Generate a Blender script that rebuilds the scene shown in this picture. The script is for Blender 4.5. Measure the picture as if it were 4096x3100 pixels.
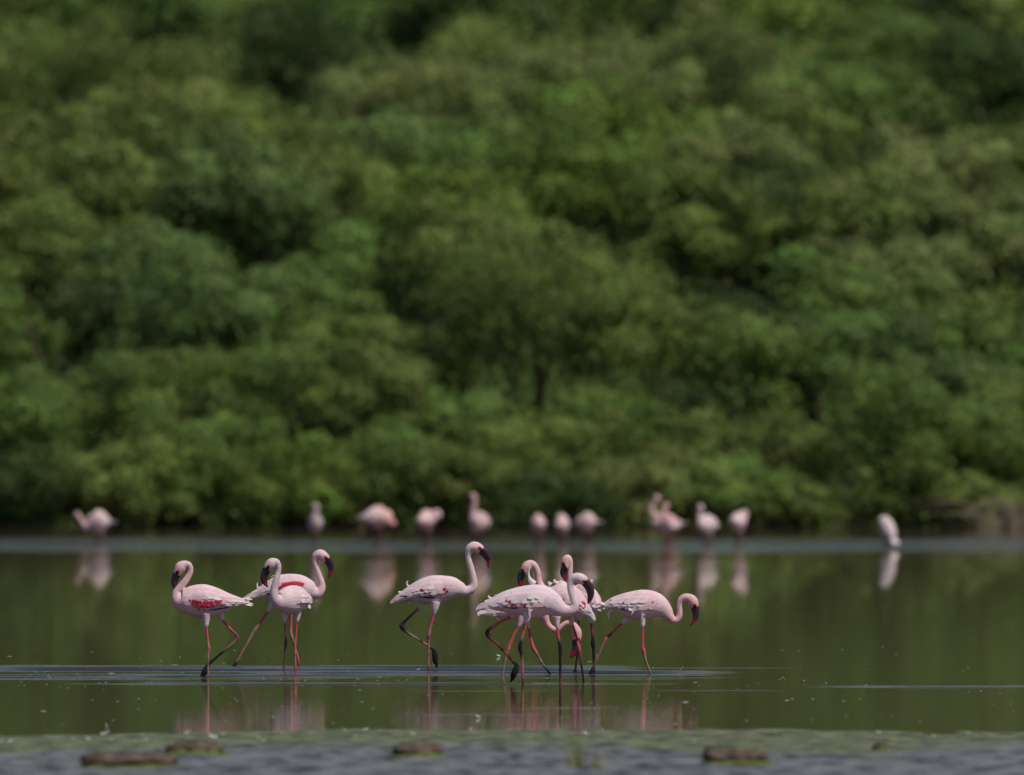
import bpy, math, random
import numpy as np
from mathutils import Vector, Matrix
from mathutils.bvhtree import BVHTree

for o in list(bpy.data.objects):
    bpy.data.objects.remove(o)
SC = bpy.context.scene
COL = SC.collection

# ------------------------------------------------------------------ camera, sky, sun, exposure
CAM_H = 2.08                       # eye height above the lagoon
PPR = 600 / 36 * 4096              # photo pixels per radian (600 mm lens)
HOR = 1568.4                       # photo row of the horizon
cam_d = bpy.data.cameras.new('camera')
cam_d.lens = 600
cam_d.sensor_width = 36
cam_d.clip_start = 1
cam_d.clip_end = 6000
cam_d.dof.use_dof = True
cam_d.dof.focus_distance = 125.5
cam_d.dof.aperture_fstop = 4.0
cam = bpy.data.objects.new('camera', cam_d)
COL.objects.link(cam)
cam.location = (0, 0, CAM_H)
cam.rotation_euler = (math.radians(90) + (HOR - 1550) / PPR, 0, 0)
SC.camera = cam

SUN_EL, SUN_AZ = math.radians(57), math.radians(130)     # azimuth clockwise from +Y (away from the camera)
world = bpy.data.worlds.new('World')
SC.world = world
world.use_nodes = True
wn = world.node_tree.nodes
sky = wn.new('ShaderNodeTexSky')
sky.sky_type = 'NISHITA'
sky.sun_disc = False
sky.sun_elevation = SUN_EL
sky.sun_rotation = SUN_AZ
sky.dust_density = 0.3
sky.ozone_density = 3.0
world.node_tree.links.new(sky.outputs[0], wn['Background'].inputs[0])
wn['Background'].inputs[1].default_value = 0.072
sun_d = bpy.data.lights.new('sun', 'SUN')
sun_d.energy = 4.2
sun_d.angle = math.radians(0.5)
sun_d.color = (1.0, 0.965, 0.91)
sun = bpy.data.objects.new('sun', sun_d)
COL.objects.link(sun)
to_sun = Vector((math.sin(SUN_AZ) * math.cos(SUN_EL), math.cos(SUN_AZ) * math.cos(SUN_EL), math.sin(SUN_EL)))
sun.rotation_euler = to_sun.to_track_quat('Z', 'Y').to_euler()
sun.location = (40, 80, 80)
vs = SC.view_settings
vs.view_transform = 'Standard'
vs.look = 'None'
vs.gamma = 1
vs.exposure = -0.27
SC.cycles.use_denoising = True
SC.cycles.max_bounces = 6
SC.cycles.transparent_max_bounces = 4

# ------------------------------------------------------------------ helpers
rng = np.random.default_rng(7)
random.seed(7)


def px(u, v, d):
    """photo pixel (4096 wide) at distance d -> world point"""
    return np.array([(u - 2048) / PPR * d, d, CAM_H - (v - HOR) / PPR * d])


S22 = 4096 / 2212


def p22(u, v, d):
    return px(u * S22, v * S22, d)


def mesh_np(name, V, F, col=None, smooth=True):
    V = np.asarray(V, dtype=np.float32)
    me = bpy.data.meshes.new(name)
    if isinstance(F, np.ndarray):
        k = F.shape[1]
        me.vertices.add(len(V))
        me.vertices.foreach_set('co', V.ravel())
        me.loops.add(F.size)
        me.loops.foreach_set('vertex_index', F.ravel().astype(np.int32))
        me.polygons.add(len(F))
        me.polygons.foreach_set('loop_start', np.arange(0, F.size, k, dtype=np.int32))
        me.polygons.foreach_set('loop_total', np.full(len(F), k, dtype=np.int32))
        me.update(calc_edges=True)
    else:
        me.from_pydata([tuple(map(float, v)) for v in V], [], F)
        me.update()
    if smooth:
        me.polygons.foreach_set('use_smooth', np.ones(len(me.polygons), dtype=bool))
    if col is not None:
        set_col(me, col)
    return me


def set_col(me, col):
    c = np.ones((len(me.vertices), 4), dtype=np.float32)
    c[:, :3] = col
    a = me.attributes.new('Col', 'FLOAT_COLOR', 'POINT')
    a.data.foreach_set('color', c.ravel())


def obj(name, me, mat=None, parent=None, loc=None):
    o = bpy.data.objects.new(name, me)
    COL.objects.link(o)
    if mat is not None and me is not None and len(me.materials) == 0:
        me.materials.append(mat)
    if parent is not None:
        o.parent = parent
    if loc is not None:
        o.location = tuple(map(float, loc))
    return o


def tag(o, label, cat=None, group=None, kind=None):
    o['label'] = label
    if cat:
        o['category'] = cat
    if group:
        o['group'] = group
    if kind:
        o['kind'] = kind
    return o


def catmull(P, n):
    """P (m,k) control rows -> smooth rows, n per span; returns rows and index parameter"""
    P = np.asarray(P, float)
    m = len(P)
    Q = np.vstack([2 * P[0] - P[1], P, 2 * P[-1] - P[-2]])
    out, ts = [], []
    for i in range(m - 1):
        p0, p1, p2, p3 = Q[i], Q[i + 1], Q[i + 2], Q[i + 3]
        for j in range(n + (i == m - 2)):
            t = j / n
            out.append(0.5 * (2 * p1 + (p2 - p0) * t + (2 * p0 - 5 * p1 + 4 * p2 - p3) * t * t + (3 * p1 - p0 - 3 * p2 + p3) * t ** 3))
            ts.append(i + t)
    return np.array(out), np.array(ts)


def norm(v):
    v = np.asarray(v, float)
    return v / np.maximum(np.linalg.norm(v, axis=-1, keepdims=True), 1e-9)


def tube(C, R, sides=10, ratio=None, L=None):
    """swept tube through centres C with radii R; closed. Returns verts, faces"""
    C = np.asarray(C, float)
    R = np.asarray(R, float)
    n = len(C)
    T = norm(np.gradient(C, axis=0))
    if L is None:
        ref = np.array([0, 1.0, 0.02])
        L = np.tile(ref, (n, 1))
        bad = np.abs((L * T).sum(1)) > 0.93
        L[bad] = np.array([1.0, 0, 0.02])
    L = norm(L - (L * T).sum(1, keepdims=True) * T)
    N = norm(np.cross(T, L))
    if ratio is None:
        ratio = np.ones(n)
    a = np.arange(sides) / sides * 2 * math.pi
    V = (C[:, None] + N[:, None] * (np.cos(a)[None, :, None] * R[:, None, None])
         + L[:, None] * (np.sin(a)[None, :, None] * (R * ratio)[:, None, None])).reshape(-1, 3)
    F = []
    for i in range(n - 1):
        for j in range(sides):
            k = (j + 1) % sides
            F.append((i * sides + j, i * sides + k, (i + 1) * sides + k, (i + 1) * sides + j))
    F.append(tuple(range(sides))[::-1])
    F.append(tuple((n - 1) * sides + j for j in range(sides)))
    return V, F, T, L, N


# ------------------------------------------------------------------ materials
def new_mat(name):
    m = bpy.data.materials.new(name)
    m.use_nodes = True
    nt = m.node_tree
    b = nt.nodes['Principled BSDF']
    return m, nt, b


def N(nt, kind, **kw):
    n = nt.nodes.new('ShaderNode' + kind)
    for k, v in kw.items():
        setattr(n, k, v)
    return n


def noise(nt, coord, scale, detail=3, rough=0.5, vec_scale=None):
    if vec_scale is not None:
        mp = N(nt, 'Mapping')
        mp.inputs['Scale'].default_value = vec_scale
        nt.links.new(coord, mp.inputs['Vector'])
        coord = mp.outputs[0]
    n = N(nt, 'TexNoise')
    n.inputs['Scale'].default_value = scale
    n.inputs['Detail'].default_value = detail
    n.inputs['Roughness'].default_value = rough
    nt.links.new(coord, n.inputs['Vector'])
    return n


def ramp(nt, fac, stops):
    r = N(nt, 'ValToRGB')
    while len(r.color_ramp.elements) < len(stops):
        r.color_ramp.elements.new(0.5)
    for e, (p, c) in zip(r.color_ramp.elements, stops):
        e.position = p
        e.color = (*c, 1) if len(c) == 3 else c
    nt.links.new(fac, r.inputs[0])
    return r


def mul_col(nt, a, b, fac=1.0, mode='MULTIPLY'):
    m = N(nt, 'MixRGB', blend_type=mode)
    m.inputs[0].default_value = fac
    nt.links.new(a, m.inputs[1])
    nt.links.new(b, m.inputs[2])
    return m.outputs[0]


def plumage_mat(name, scale=1.0):
    m, nt, b = new_mat(name)
    at = N(nt, 'Attribute', attribute_name='Col')
    tc = N(nt, 'TexCoord')
    n1 = noise(nt, tc.outputs['Object'], 38, 4, 0.6, (1, 1, 1.7))
    r1 = ramp(nt, n1.outputs['Fac'], [(0.3, (0.92, 0.77, 0.76)), (0.52, (1, 1, 1)), (0.75, (1.0, 0.88, 0.87))])
    nt.links.new(mul_col(nt, at.outputs['Color'], r1.outputs[0]), b.inputs['Base Color'])
    b.inputs['Roughness'].default_value = 0.75
    b.inputs['Specular IOR Level'].default_value = 0.2
    n2 = noise(nt, tc.outputs['Object'], 90, 5, 0.65, (1, 1, 2.2))
    bp = N(nt, 'Bump')
    bp.inputs['Strength'].default_value = 0.8
    bp.inputs['Distance'].default_value = 0.010
    nt.links.new(n2.outputs['Fac'], bp.inputs['Height'])
    nt.links.new(bp.outputs[0], b.inputs['Normal'])
    return m


def flat_mat(name, col, rough=0.7, spec=0.3, var=0.25, scale=60.0, bump=0.0):
    m, nt, b = new_mat(name)
    tc = N(nt, 'TexCoord')
    n1 = noise(nt, tc.outputs['Object'], scale, 4, 0.6)
    lo = tuple(c * (1 - var) for c in col)
    hi = tuple(min(1, c * (1 + var)) for c in col)
    r1 = ramp(nt, n1.outputs['Fac'], [(0.3, lo), (0.7, hi)])
    nt.links.new(r1.outputs[0], b.inputs['Base Color'])
    b.inputs['Roughness'].default_value = rough
    b.inputs['Specular IOR Level'].default_value = spec
    if bump:
        bp = N(nt, 'Bump')
        bp.inputs['Strength'].default_value = bump
        bp.inputs['Distance'].default_value = 0.01
        nt.links.new(n1.outputs['Fac'], bp.inputs['Height'])
        nt.links.new(bp.outputs[0], b.inputs['Normal'])
    return m


def leaf_mat():
    m, nt, b = new_mat('leaf')
    at = N(nt, 'Attribute', attribute_name='Col')
    nt.links.new(at.outputs['Color'], b.inputs['Base Color'])
    b.inputs['Roughness'].default_value = 0.6
    b.inputs['Specular IOR Level'].default_value = 0.15
    tr = N(nt, 'BsdfTranslucent')
    hs = N(nt, 'HueSaturation')
    hs.inputs['Value'].default_value = 1.1
    hs.inputs['Hue'].default_value = 0.485
    nt.links.new(at.outputs['Color'], hs.inputs['Color'])
    nt.links.new(hs.outputs[0], tr.inputs['Color'])
    mx = N(nt, 'MixShader')
    mx.inputs[0].default_value = 0.10
    nt.links.new(b.outputs[0], mx.inputs[1])
    nt.links.new(tr.outputs[0], mx.inputs[2])
    nt.links.new(mx.outputs[0], nt.nodes['Material Output'].inputs['Surface'])
    return m


M = {
    'plumage': plumage_mat('plumage'),
    'leaf': leaf_mat(),
    'bark': flat_mat('bark', (0.10, 0.075, 0.05), 0.9, 0.1, 0.4, 9, 0.6),
    'dry_wood': flat_mat('dry_wood', (0.30, 0.235, 0.18), 0.9, 0.1, 0.3, 12, 0.4),
    'f_white': flat_mat('feather_white', (0.81, 0.665, 0.665), 0.75, 0.2, 0.10, 25),
    'f_pink': flat_mat('feather_pink', (0.80, 0.52, 0.51), 0.75, 0.2, 0.15, 25),
    'f_red': flat_mat('feather_red', (0.50, 0.020, 0.05), 0.7, 0.25, 0.35, 45),
    'f_black': flat_mat('feather_black', (0.02, 0.02, 0.025), 0.6, 0.3, 0.3, 40),
    'iris': flat_mat('iris', (0.75, 0.07, 0.015), 0.2, 0.6, 0.2, 200),
    'pupil': flat_mat('pupil', (0.01, 0.005, 0.005), 0.1, 0.6, 0.1, 50),
    'grass': flat_mat('grass_blade', (0.26, 0.26, 0.06), 0.7, 0.2, 0.3, 15),
    'down': flat_mat('down_feather', (0.80, 0.78, 0.77), 0.8, 0.2, 0.08, 40),
    'foam': flat_mat('foam_fleck', (0.27, 0.28, 0.30), 0.7, 0.2, 0.2, 40),
}


def bill_mat():
    m, nt, b = new_mat('bill_horn')
    at = N(nt, 'Attribute', attribute_name='Col')
    tc = N(nt, 'TexCoord')
    n1 = noise(nt, tc.outputs['Object'], 120, 3, 0.6)
    r1 = ramp(nt, n1.outputs['Fac'], [(0.3, (0.6, 0.6, 0.6)), (0.7, (1, 1, 1))])
    nt.links.new(mul_col(nt, at.outputs['Color'], r1.outputs[0]), b.inputs['Base Color'])
    b.inputs['Roughness'].default_value = 0.32
    return m


M['bill'] = bill_mat()


def clod_mat():
    m, nt, b = new_mat('mud_clod')
    tc = N(nt, 'TexCoord')
    n1 = noise(nt, tc.outputs['Object'], 14, 6, 0.65)
    r1 = ramp(nt, n1.outputs['Fac'], [(0.3, (0.035, 0.022, 0.015)), (0.55, (0.10, 0.065, 0.042)), (0.75, (0.17, 0.125, 0.085))])
    nt.links.new(r1.outputs[0], b.inputs['Base Color'])
    b.inputs['Roughness'].default_value = 0.85
    bp = N(nt, 'Bump')
    bp.inputs['Strength'].default_value = 0.8
    bp.inputs['Distance'].default_value = 0.02
    nt.links.new(n1.outputs['Fac'], bp.inputs['Height'])
    nt.links.new(bp.outputs[0], b.inputs['Normal'])
    return m


M['clod'] = clod_mat()
M['algae'] = flat_mat('algae', (0.09, 0.11, 0.02), 0.8, 0.2, 0.4, 30, 0.5)


def ground_mat():
    """wet grey mud, a belt of green algae by the water (vertex mask), leaf litter on the wooded slope"""
    m, nt, b = new_mat('mud')
    at = N(nt, 'Attribute', attribute_name='Col')        # R algae, G litter
    sep = N(nt, 'SeparateColor')
    nt.links.new(at.outputs['Color'], sep.inputs[0])
    geo = N(nt, 'NewGeometry')
    P = geo.outputs['Position']
    n1 = noise(nt, P, 1.0, 5, 0.60, (6.5, 1.3, 6))
    mud = ramp(nt, n1.outputs['Fac'], [(0.39, (0.016, 0.016, 0.016)), (0.46, (0.080, 0.081, 0.080)), (0.58, (0.155, 0.157, 0.157))])
    n2 = noise(nt, P, 1.0, 6, 0.7, (6, 1.3, 6))
    alg = ramp(nt, n2.outputs['Fac'], [(0.40, (0.030, 0.040, 0.014)), (0.5, (0.095, 0.112, 0.040)), (0.60, (0.165, 0.165, 0.09))])
    n3 = noise(nt, P, 1.0, 6, 0.7, (2.2, 0.45, 2))
    add = N(nt, 'Math', operation='ADD')
    nt.links.new(sep.outputs[0], add.inputs[0])
    mm = N(nt, 'Math', operation='MULTIPLY_ADD')
    nt.links.new(n3.outputs['Fac'], mm.inputs[0])
    mm.inputs[1].default_value = 1.7
    mm.inputs[2].default_value = -0.85
    nt.links.new(mm.outputs[0], add.inputs[1])
    r = ramp(nt, add.outputs[0], [(0.30, (0, 0, 0)), (0.75, (1, 1, 1))])
    mx = N(nt, 'MixRGB')
    nt.links.new(r.outputs[0], mx.inputs[0])
    nt.links.new(mud.outputs[0], mx.inputs[1])
    nt.links.new(alg.outputs[0], mx.inputs[2])
    n4 = noise(nt, P, 2.5, 5, 0.6)
    lit = ramp(nt, n4.outputs['Fac'], [(0.3, (0.010, 0.011, 0.005)), (0.7, (0.030, 0.026, 0.013))])
    mx2 = N(nt, 'MixRGB')
    nt.links.new(sep.outputs[1], mx2.inputs[0])
    nt.links.new(mx.outputs[0], mx2.inputs[1])
    nt.links.new(lit.outputs[0], mx2.inputs[2])
    nt.links.new(mx2.outputs[0], b.inputs['Base Color'])
    b.inputs['Roughness'].default_value = 0.75
    sp = N(nt, 'Math', operation='MULTIPLY_ADD')          # dry litter has no wet sheen
    nt.links.new(sep.outputs[1], sp.inputs[0])
    sp.inputs[1].default_value = -0.45
    sp.inputs[2].default_value = 0.47
    nt.links.new(sp.outputs[0], b.inputs['Specular IOR Level'])
    bp = N(nt, 'Bump')
    bp.inputs['Strength'].default_value = 0.35
    bp.inputs['Distance'].default_value = 0.02
    nt.links.new(n1.outputs['Fac'], bp.inputs['Height'])
    nt.links.new(bp.outputs[0], b.inputs['Normal'])
    return m


def water_mat():
    """murky lagoon: calm, lightly wind-stretched; patches of ripple (vertex mask) are steeper"""
    m, nt, b = new_mat('lagoon_water')
    b.inputs['Base Color'].default_value = (0.062, 0.038, 0.026, 1)
    b.inputs['IOR'].default_value = 1.333
    at = N(nt, 'Attribute', attribute_name='Col')        # R ripple strength
    sep = N(nt, 'SeparateColor')
    nt.links.new(at.outputs['Color'], sep.inputs[0])
    geo = N(nt, 'NewGeometry')
    P = geo.outputs['Position']
    nb = noise(nt, P, 1.0, 4, 0.6, (0.45, 1.1, 1))       # breaks the ripple patches into streaks
    rr = ramp(nt, nb.outputs['Fac'], [(0.40, (0.10, 0.10, 0.10)), (0.56, (1, 1, 1))])
    ms = N(nt, 'Math', operation='MULTIPLY')
    nt.links.new(rr.outputs[0], ms.inputs[0])
    nt.links.new(sep.outputs[0], ms.inputs[1])
    mx_ = N(nt, 'Math', operation='MAXIMUM')
    nt.links.new(ms.outputs[0], mx_.inputs[0])
    nt.links.new(sep.outputs[1], mx_.inputs[1])          # G: unbroken wind band
    ro = N(nt, 'Math', operation='MULTIPLY_ADD')
    nt.links.new(mx_.outputs[0], ro.inputs[0])
    ro.inputs[1].default_value = 0.78
    ro.inputs[2].default_value = 0.018
    nt.links.new(ro.outputs[0], b.inputs['Roughness'])
    water_tone = ramp(nt, mx_.outputs[0], [(0.0, (0.105, 0.052, 0.052)), (0.3, (0.03, 0.024, 0.018))])   # murky brown, with calm-water reflection tone put into the colour; darker on ripples
    nt.links.new(water_tone.outputs[0], b.inputs['Base Color'])
    nf = noise(nt, P, 1.0, 3, 0.55, (5, 26, 5))
    nc = noise(nt, P, 1.0, 3, 0.5, (1.1, 6, 1))
    ad = N(nt, 'Math', operation='ADD')
    nt.links.new(nf.outputs['Fac'], ad.inputs[0])
    nt.links.new(nc.outputs['Fac'], ad.inputs[1])
    di = N(nt, 'Math', operation='MULTIPLY_ADD')
    nt.links.new(mx_.outputs[0], di.inputs[0])
    di.inputs[1].default_value = 0.050
    di.inputs[2].default_value = 0.0005
    bp = N(nt, 'Bump')
    bp.inputs['Strength'].default_value = 1.0
    nt.links.new(di.outputs[0], bp.inputs['Distance'])
    nt.links.new(ad.outputs[0], bp.inputs['Height'])
    nt.links.new(bp.outputs[0], b.inputs['Normal'])
    return m


# ------------------------------------------------------------------ ground and water
def sstep(a, b, x):
    t = np.clip((x - a) / (b - a), 0, 1)
    return t * t * (3 - 2 * t)


def vnoise(x, y, seed=0):
    xi, yi = np.floor(x).astype(int), np.floor(y).astype(int)
    fx, fy = x - xi, y - yi
    fx, fy = fx * fx * (3 - 2 * fx), fy * fy * (3 - 2 * fy)

    def h(a, b):
        n = (a * 374761393 + b * 668265263 + seed * 974634777) & 0x7fffffff
        n = ((n ^ (n >> 13)) * 1274126177) & 0x7fffffff
        return ((n ^ (n >> 16)) & 0xffff) / 65535.0
    return (h(xi, yi) * (1 - fx) * (1 - fy) + h(xi + 1, yi) * fx * (1 - fy) + h(xi, yi + 1) * (1 - fx) * fy + h(xi + 1, yi + 1) * fx * fy)


EDGE_U = np.array([-900, 0, 250, 480, 700, 1100, 1700, 2212, 3100]) - 1106
EDGE_V = np.array([1600, 1592, 1588, 1581, 1577.5, 1575.5, 1578, 1581, 1585])
EDGE_D = CAM_H * PPR / S22 / (EDGE_V - HOR / S22)
EDGE_X = EDGE_U / (PPR / S22) * EDGE_D


def edge_y(x):
    return np.interp(x, EDGE_X, EDGE_D)


TERR_Y = [0, 60, 90, 259, 270, 276, 281, 310, 370, 450, 560, 650, 750, 900, 1400]
TERR_Z = [0.5, 0.3, 0.0, -0.25, -0.25, 0.1, 0.6, 1.9, 4.4, 8.2, 13.5, 19, 26, 36, 60]


def ground_z(x, y):
    e = edge_y(x)
    near = np.where(y < e, 0.0035 * (e - y) + 0.0002 * np.maximum(0, e - y - 15) ** 1.45, -0.15 * sstep(0, 12, y - e))
    far = np.interp(y, TERR_Y, TERR_Z)
    z = np.where(y < 200, near, far)
    bump = (vnoise(x * 2.3, y * 0.8, 3) - 0.5) * 0.008 + (vnoise(x * 9, y * 2.4, 5) - 0.5) * 0.012
    nearmask = sstep(60, 75, y) * (1 - sstep(-1.0, 1.5, y - e))
    shore = np.where((y > 255) & (y < 300), (vnoise(x * 0.6, y * 0.5, 9) - 0.5) * 0.3, 0)
    return z + bump * nearmask * sstep(0, 2.5, np.abs(y - e) + 0.6) + shore


def grid_mesh(xs, ys):
    X, Y = np.meshgrid(xs, ys)
    nx, ny = len(xs), len(ys)
    i = np.arange(nx * ny).reshape(ny, nx)
    F = np.stack([i[:-1, :-1], i[:-1, 1:], i[1:, 1:], i[1:, :-1]], -1).reshape(-1, 4)
    return X.ravel(), Y.ravel(), F


xs = np.concatenate([np.linspace(-400, -30, 20), np.linspace(-25, -4.2, 30), np.arange(-4.0, 4.01, 0.06), np.linspace(4.2, 25, 30), np.linspace(30, 400, 20)])
ys = np.concatenate([np.linspace(-60, 70, 14), np.linspace(72, 86, 12), np.arange(86.5, 108, 0.2), np.linspace(110, 254, 20), np.linspace(256, 300, 45), np.linspace(305, 1400, 60)])
X, Y, F = grid_mesh(xs, ys)
Z = ground_z(X, Y)
alg = np.where(Y < 200, 1 - sstep(3.4, 10.0, edge_y(X) - Y + 3.0 * sstep(1.8, 3.2, X) + (vnoise(X * 0.55, Y * 0.2, 21) - 0.5) * 5 - 1.2 * sstep(-1, -3, X) * 0), 0)
col = np.zeros((len(X), 3))
col[:, 0] = alg
col[:, 1] = (Y > 258)
o = obj('ground', mesh_np('ground', np.stack([X, Y, Z], 1), F, col), ground_mat())
o['kind'] = 'structure'

# water: one sheet from under the near mud to under the far bank
xs = np.concatenate([np.linspace(-200, -16, 16), np.arange(-14, 14.01, 0.25), np.linspace(16, 200, 16)])
ys = np.concatenate([np.linspace(98, 116, 40), np.arange(116.2, 134, 0.12), np.linspace(134.5, 205, 50), np.arange(206, 256, 0.5), np.linspace(256.5, 280, 24)])
X, Y, F = grid_mesh(xs, ys)


def streak(x0, x1, y0, y1, fx=0.6, fy=0.5, amp=1.0, wob=0.0):
    yy = Y + (vnoise(X * 0.7, X * 0 + 3.3, 31) - 0.5) * wob
    return amp * sstep(x0 - fx, x0 + fx, X) * (1 - sstep(x1 - fx, x1 + fx, X)) * sstep(y0 - fy, y0 + fy, yy) * (1 - sstep(y1 - fy, y1 + fy, yy))


def d22(v):
    return CAM_H * PPR / S22 / (v - HOR / S22)


rip = np.zeros(len(X))
for s in [(-3.75, 0.55, d22(1450), d22(1438), 0.5, 0.35, 0.85, 0.8), (-1.6, 1.15, d22(1458), d22(1449), 0.5, 0.30, 0.9, 0.6),
          (-2.3, 0.5, d22(1479), d22(1476.5), 0.6, 0.10, 0.9, 0.3), (-2.7, -1.2, d22(1464), d22(1457), 0.4, 0.2, 0.7, 0.5),
          (2.75, 6, d22(1485), d22(1480), 0.7, 0.15, 0.8, 0.4), (-0.9, 0.3, d22(1452), d22(1442), 0.3, 0.3, 0.7, 0.5)]:
    rip = np.maximum(rip, streak(*s) * 0.9)
rs = np.random.default_rng(5)
for i in range(60):
    v = rs.choice([rs.uniform(1437, 1452), rs.uniform(1456, 1468), rs.uniform(1474, 1479)])
    xc = rs.uniform(-3.9, 1.0) if v < 1470 else rs.uniform(-2.4, 0.5)
    hl = rs.uniform(0.15, 0.9)
    rip = np.maximum(rip, streak(xc - hl, xc + hl, d22(v) - 0.05, d22(v) + 0.05, hl * .5, rs.uniform(0.07, 0.16), rs.uniform(.45, 1.0), 0.15))
for i in range(10):
    v = rs.uniform(1484, 1560)
    xc = rs.uniform(-4, 4)
    hl = rs.uniform(0.08, 0.4)
    rip = np.maximum(rip, streak(xc - hl, xc + hl, d22(v) - 0.04, d22(v) + 0.04, hl * .5, 0.10, rs.uniform(.15, .4), 0.1))
band = streak(-300, 300, d22(1192), d22(1163), 1, 4.0, 0.11, 2.5)
band *= 0.45 + 0.75 * vnoise(X * 0.35, Y * 0.20, 17)
col = np.zeros((len(X), 3))
col[:, 0] = rip
col[:, 1] = band
o = obj('water', mesh_np('water', np.stack([X, Y, 0 * X], 1), F, col), water_mat())
o['kind'] = 'structure'

# ------------------------------------------------------------------ trees on the far bank
GREENS = {
    'olive': (0.168, 0.224, 0.048), 'green': (0.124, 0.222, 0.044), 'blue': (0.115, 0.206, 0.064),
    'bright': (0.155, 0.255, 0.034), 'pale': (0.215, 0.250, 0.086), 'dark': (0.052, 0.094, 0.022), 'brown': (0.185, 0.200, 0.058),  # dark: shade of the hollows put into leaf colour, plus naturally darker trees
}


def crown_mesh(name, rx, ry, rz, tint, leaf, nleaf, r):
    """leaf-sized faces spread over many lobes filling an ellipsoid"""
    nleaf, leaf = int(nleaf * 1.75), leaf * 0.86
    nl = int(r.integers(30, 42))
    d = norm(r.normal(size=(nl, 3)))
    rad = r.uniform(0.40, 1.0, nl) ** 0.8 * (1 + 0.28 * (r.random(nl) < 0.3))
    lc = d * rad[:, None] * np.array([rx, ry, rz])
    mr = (rx * ry * rz) ** (1 / 3)
    lr = mr * (0.15 + 0.36 * r.random(nl) ** 1.3)
    w = lr ** 2
    k = r.choice(nl, nleaf, p=w / w.sum())
    dd = norm(r.normal(size=(nleaf, 3)) + np.array([0, 0, 0.35]))
    rr_ = lr[k] * (0.70 + 0.32 * r.random(nleaf) ** 0.6 + 0.25 * (r.random(nleaf) ** 6))
    squash = np.array([1.15, 1.15, 0.8])
    # twig sprays: some leaves gather round short twigs leaving the lobe
    C = lc[k] + dd * rr_[:, None] * squash
    nsp = nl * 9
    sk = r.integers(0, nl, nsp)
    sd = norm(r.normal(size=(nsp, 3)) + np.array([0, 0, 0.5]))
    m = r.random(nleaf) < 0.30
    si = r.integers(0, nsp, nleaf)
    tt = r.uniform(0.6, 1.75, nleaf)
    C[m] = lc[sk[si[m]]] + sd[si[m]] * (lr[sk[si[m]]] * tt[m])[:, None] * squash + r.normal(size=(m.sum(), 3)) * leaf * 1.1 - np.array([0, 0, 0.10]) * (np.maximum(0, tt[m] - 0.8) ** 2)[:, None] * mr
    nrm = norm(dd * 1.1 + r.normal(size=(nleaf, 3)) * 0.38 + np.array([0, 0, 0.22]))
    a = norm(np.cross(nrm, r.normal(size=(nleaf, 3))))
    b = np.cross(nrm, a)
    ln = leaf * r.uniform(0.7, 1.3, nleaf)[:, None]
    wd = ln * r.uniform(0.4, 0.62, nleaf)[:, None]
    V = np.stack([C - a * ln * .5 - b * wd * .4, C + b * wd * .6 - a * ln * .25, C + a * ln * .55], 1).reshape(-1, 3)
    Fq = np.arange(nleaf * 3, dtype=np.int32).reshape(-1, 3)
    lobe_tint = r.uniform(0.62, 1.38, (nl, 1)) * (1 + r.normal(size=(nl, 3)) * 0.05)
    c = np.array(tint)[None] * np.array([1.0, 0.95, 1.0]) * 0.95 * lobe_tint[k] * r.uniform(0.82, 1.18, (nleaf, 1)) * (1 + r.normal(size=(nleaf, 3)) * 0.06)
    dry = r.random(nleaf) < 0.03
    c[dry] = np.array([0.14, 0.11, 0.045]) * r.uniform(0.6, 1.2, (dry.sum(), 1))
    c = np.repeat(np.clip(c, 0.005, 0.45), 3, 0)
    return mesh_np(name, V, Fq, c, smooth=False), lc


HOLLOWS = [(830, 660, 150, 75), (1180, 560, 50, 34), (560, 700, 60, 40), (1660, 420, 70, 50), (300, 520, 60, 40), (1420, 700, 50, 40), (1000, 300, 60, 34), (2080, 900, 60, 40), (490, 535, 90, 42), (90, 680, 100, 72), (1610, 945, 70, 55), (1190, 810, 110, 48), (1560, 690, 70, 70), (1500, 840, 60, 50), (780, 175, 100, 70), (1950, 300, 120, 40), (240, 70, 80, 40), (1990, 590, 90, 36), (1835, 1080, 60, 80), (2150, 620, 70, 40), (1080, 700, 60, 30), (330, 800, 80, 30), (1750, 830, 70, 40), (640, 330, 70, 40), (1330, 560, 70, 36)]


def in_hollow(u, v):
    return any(((u - a) / c) ** 2 + ((v - b) / e) ** 2 < 1 for a, b, c, e in HOLLOWS)


def over_hollow(u, v):
    return any(-30 < u - a < c + 90 and 30 < b - v < e + 130 for a, b, c, e in HOLLOWS)


def trunk_mesh(base, top, r0, lobes, r):
    Vs, Fs, off = [], [], 0
    mid = base * 0.45 + top * 0.55 + np.array([r.uniform(-.2, .2), r.uniform(-.2, .2), 0])
    C, _ = catmull([base - np.array([0, 0, 0.15]), base * .75 + mid * .25, mid, top], 4)
    R = np.linspace(r0, r0 * 0.35, len(C))
    R[0] *= 1.4
    for (cc, rad) in [(C, R)]:
        V, F_, *_ = tube(cc, rad, 7)
        Vs.append(V); Fs += [tuple(i + off for i in f) for f in F_]; off += len(V)
    for lo in lobes[:9]:
        s = C[r.integers(len(C) // 3, len(C) - 2)]
        e = top + lo
        m_ = s * .5 + e * .5 + np.array([0, 0, 0.12])
        cc, _ = catmull([s, m_, e], 4)
        V, F_, *_ = tube(cc, np.linspace(r0 * .45, r0 * .1, len(cc)), 5)
        Vs.append(V); Fs += [tuple(i + off for i in f) for f in F_]; off += len(V)
    return mesh_np('trunk', np.vstack(Vs), Fs)


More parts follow.
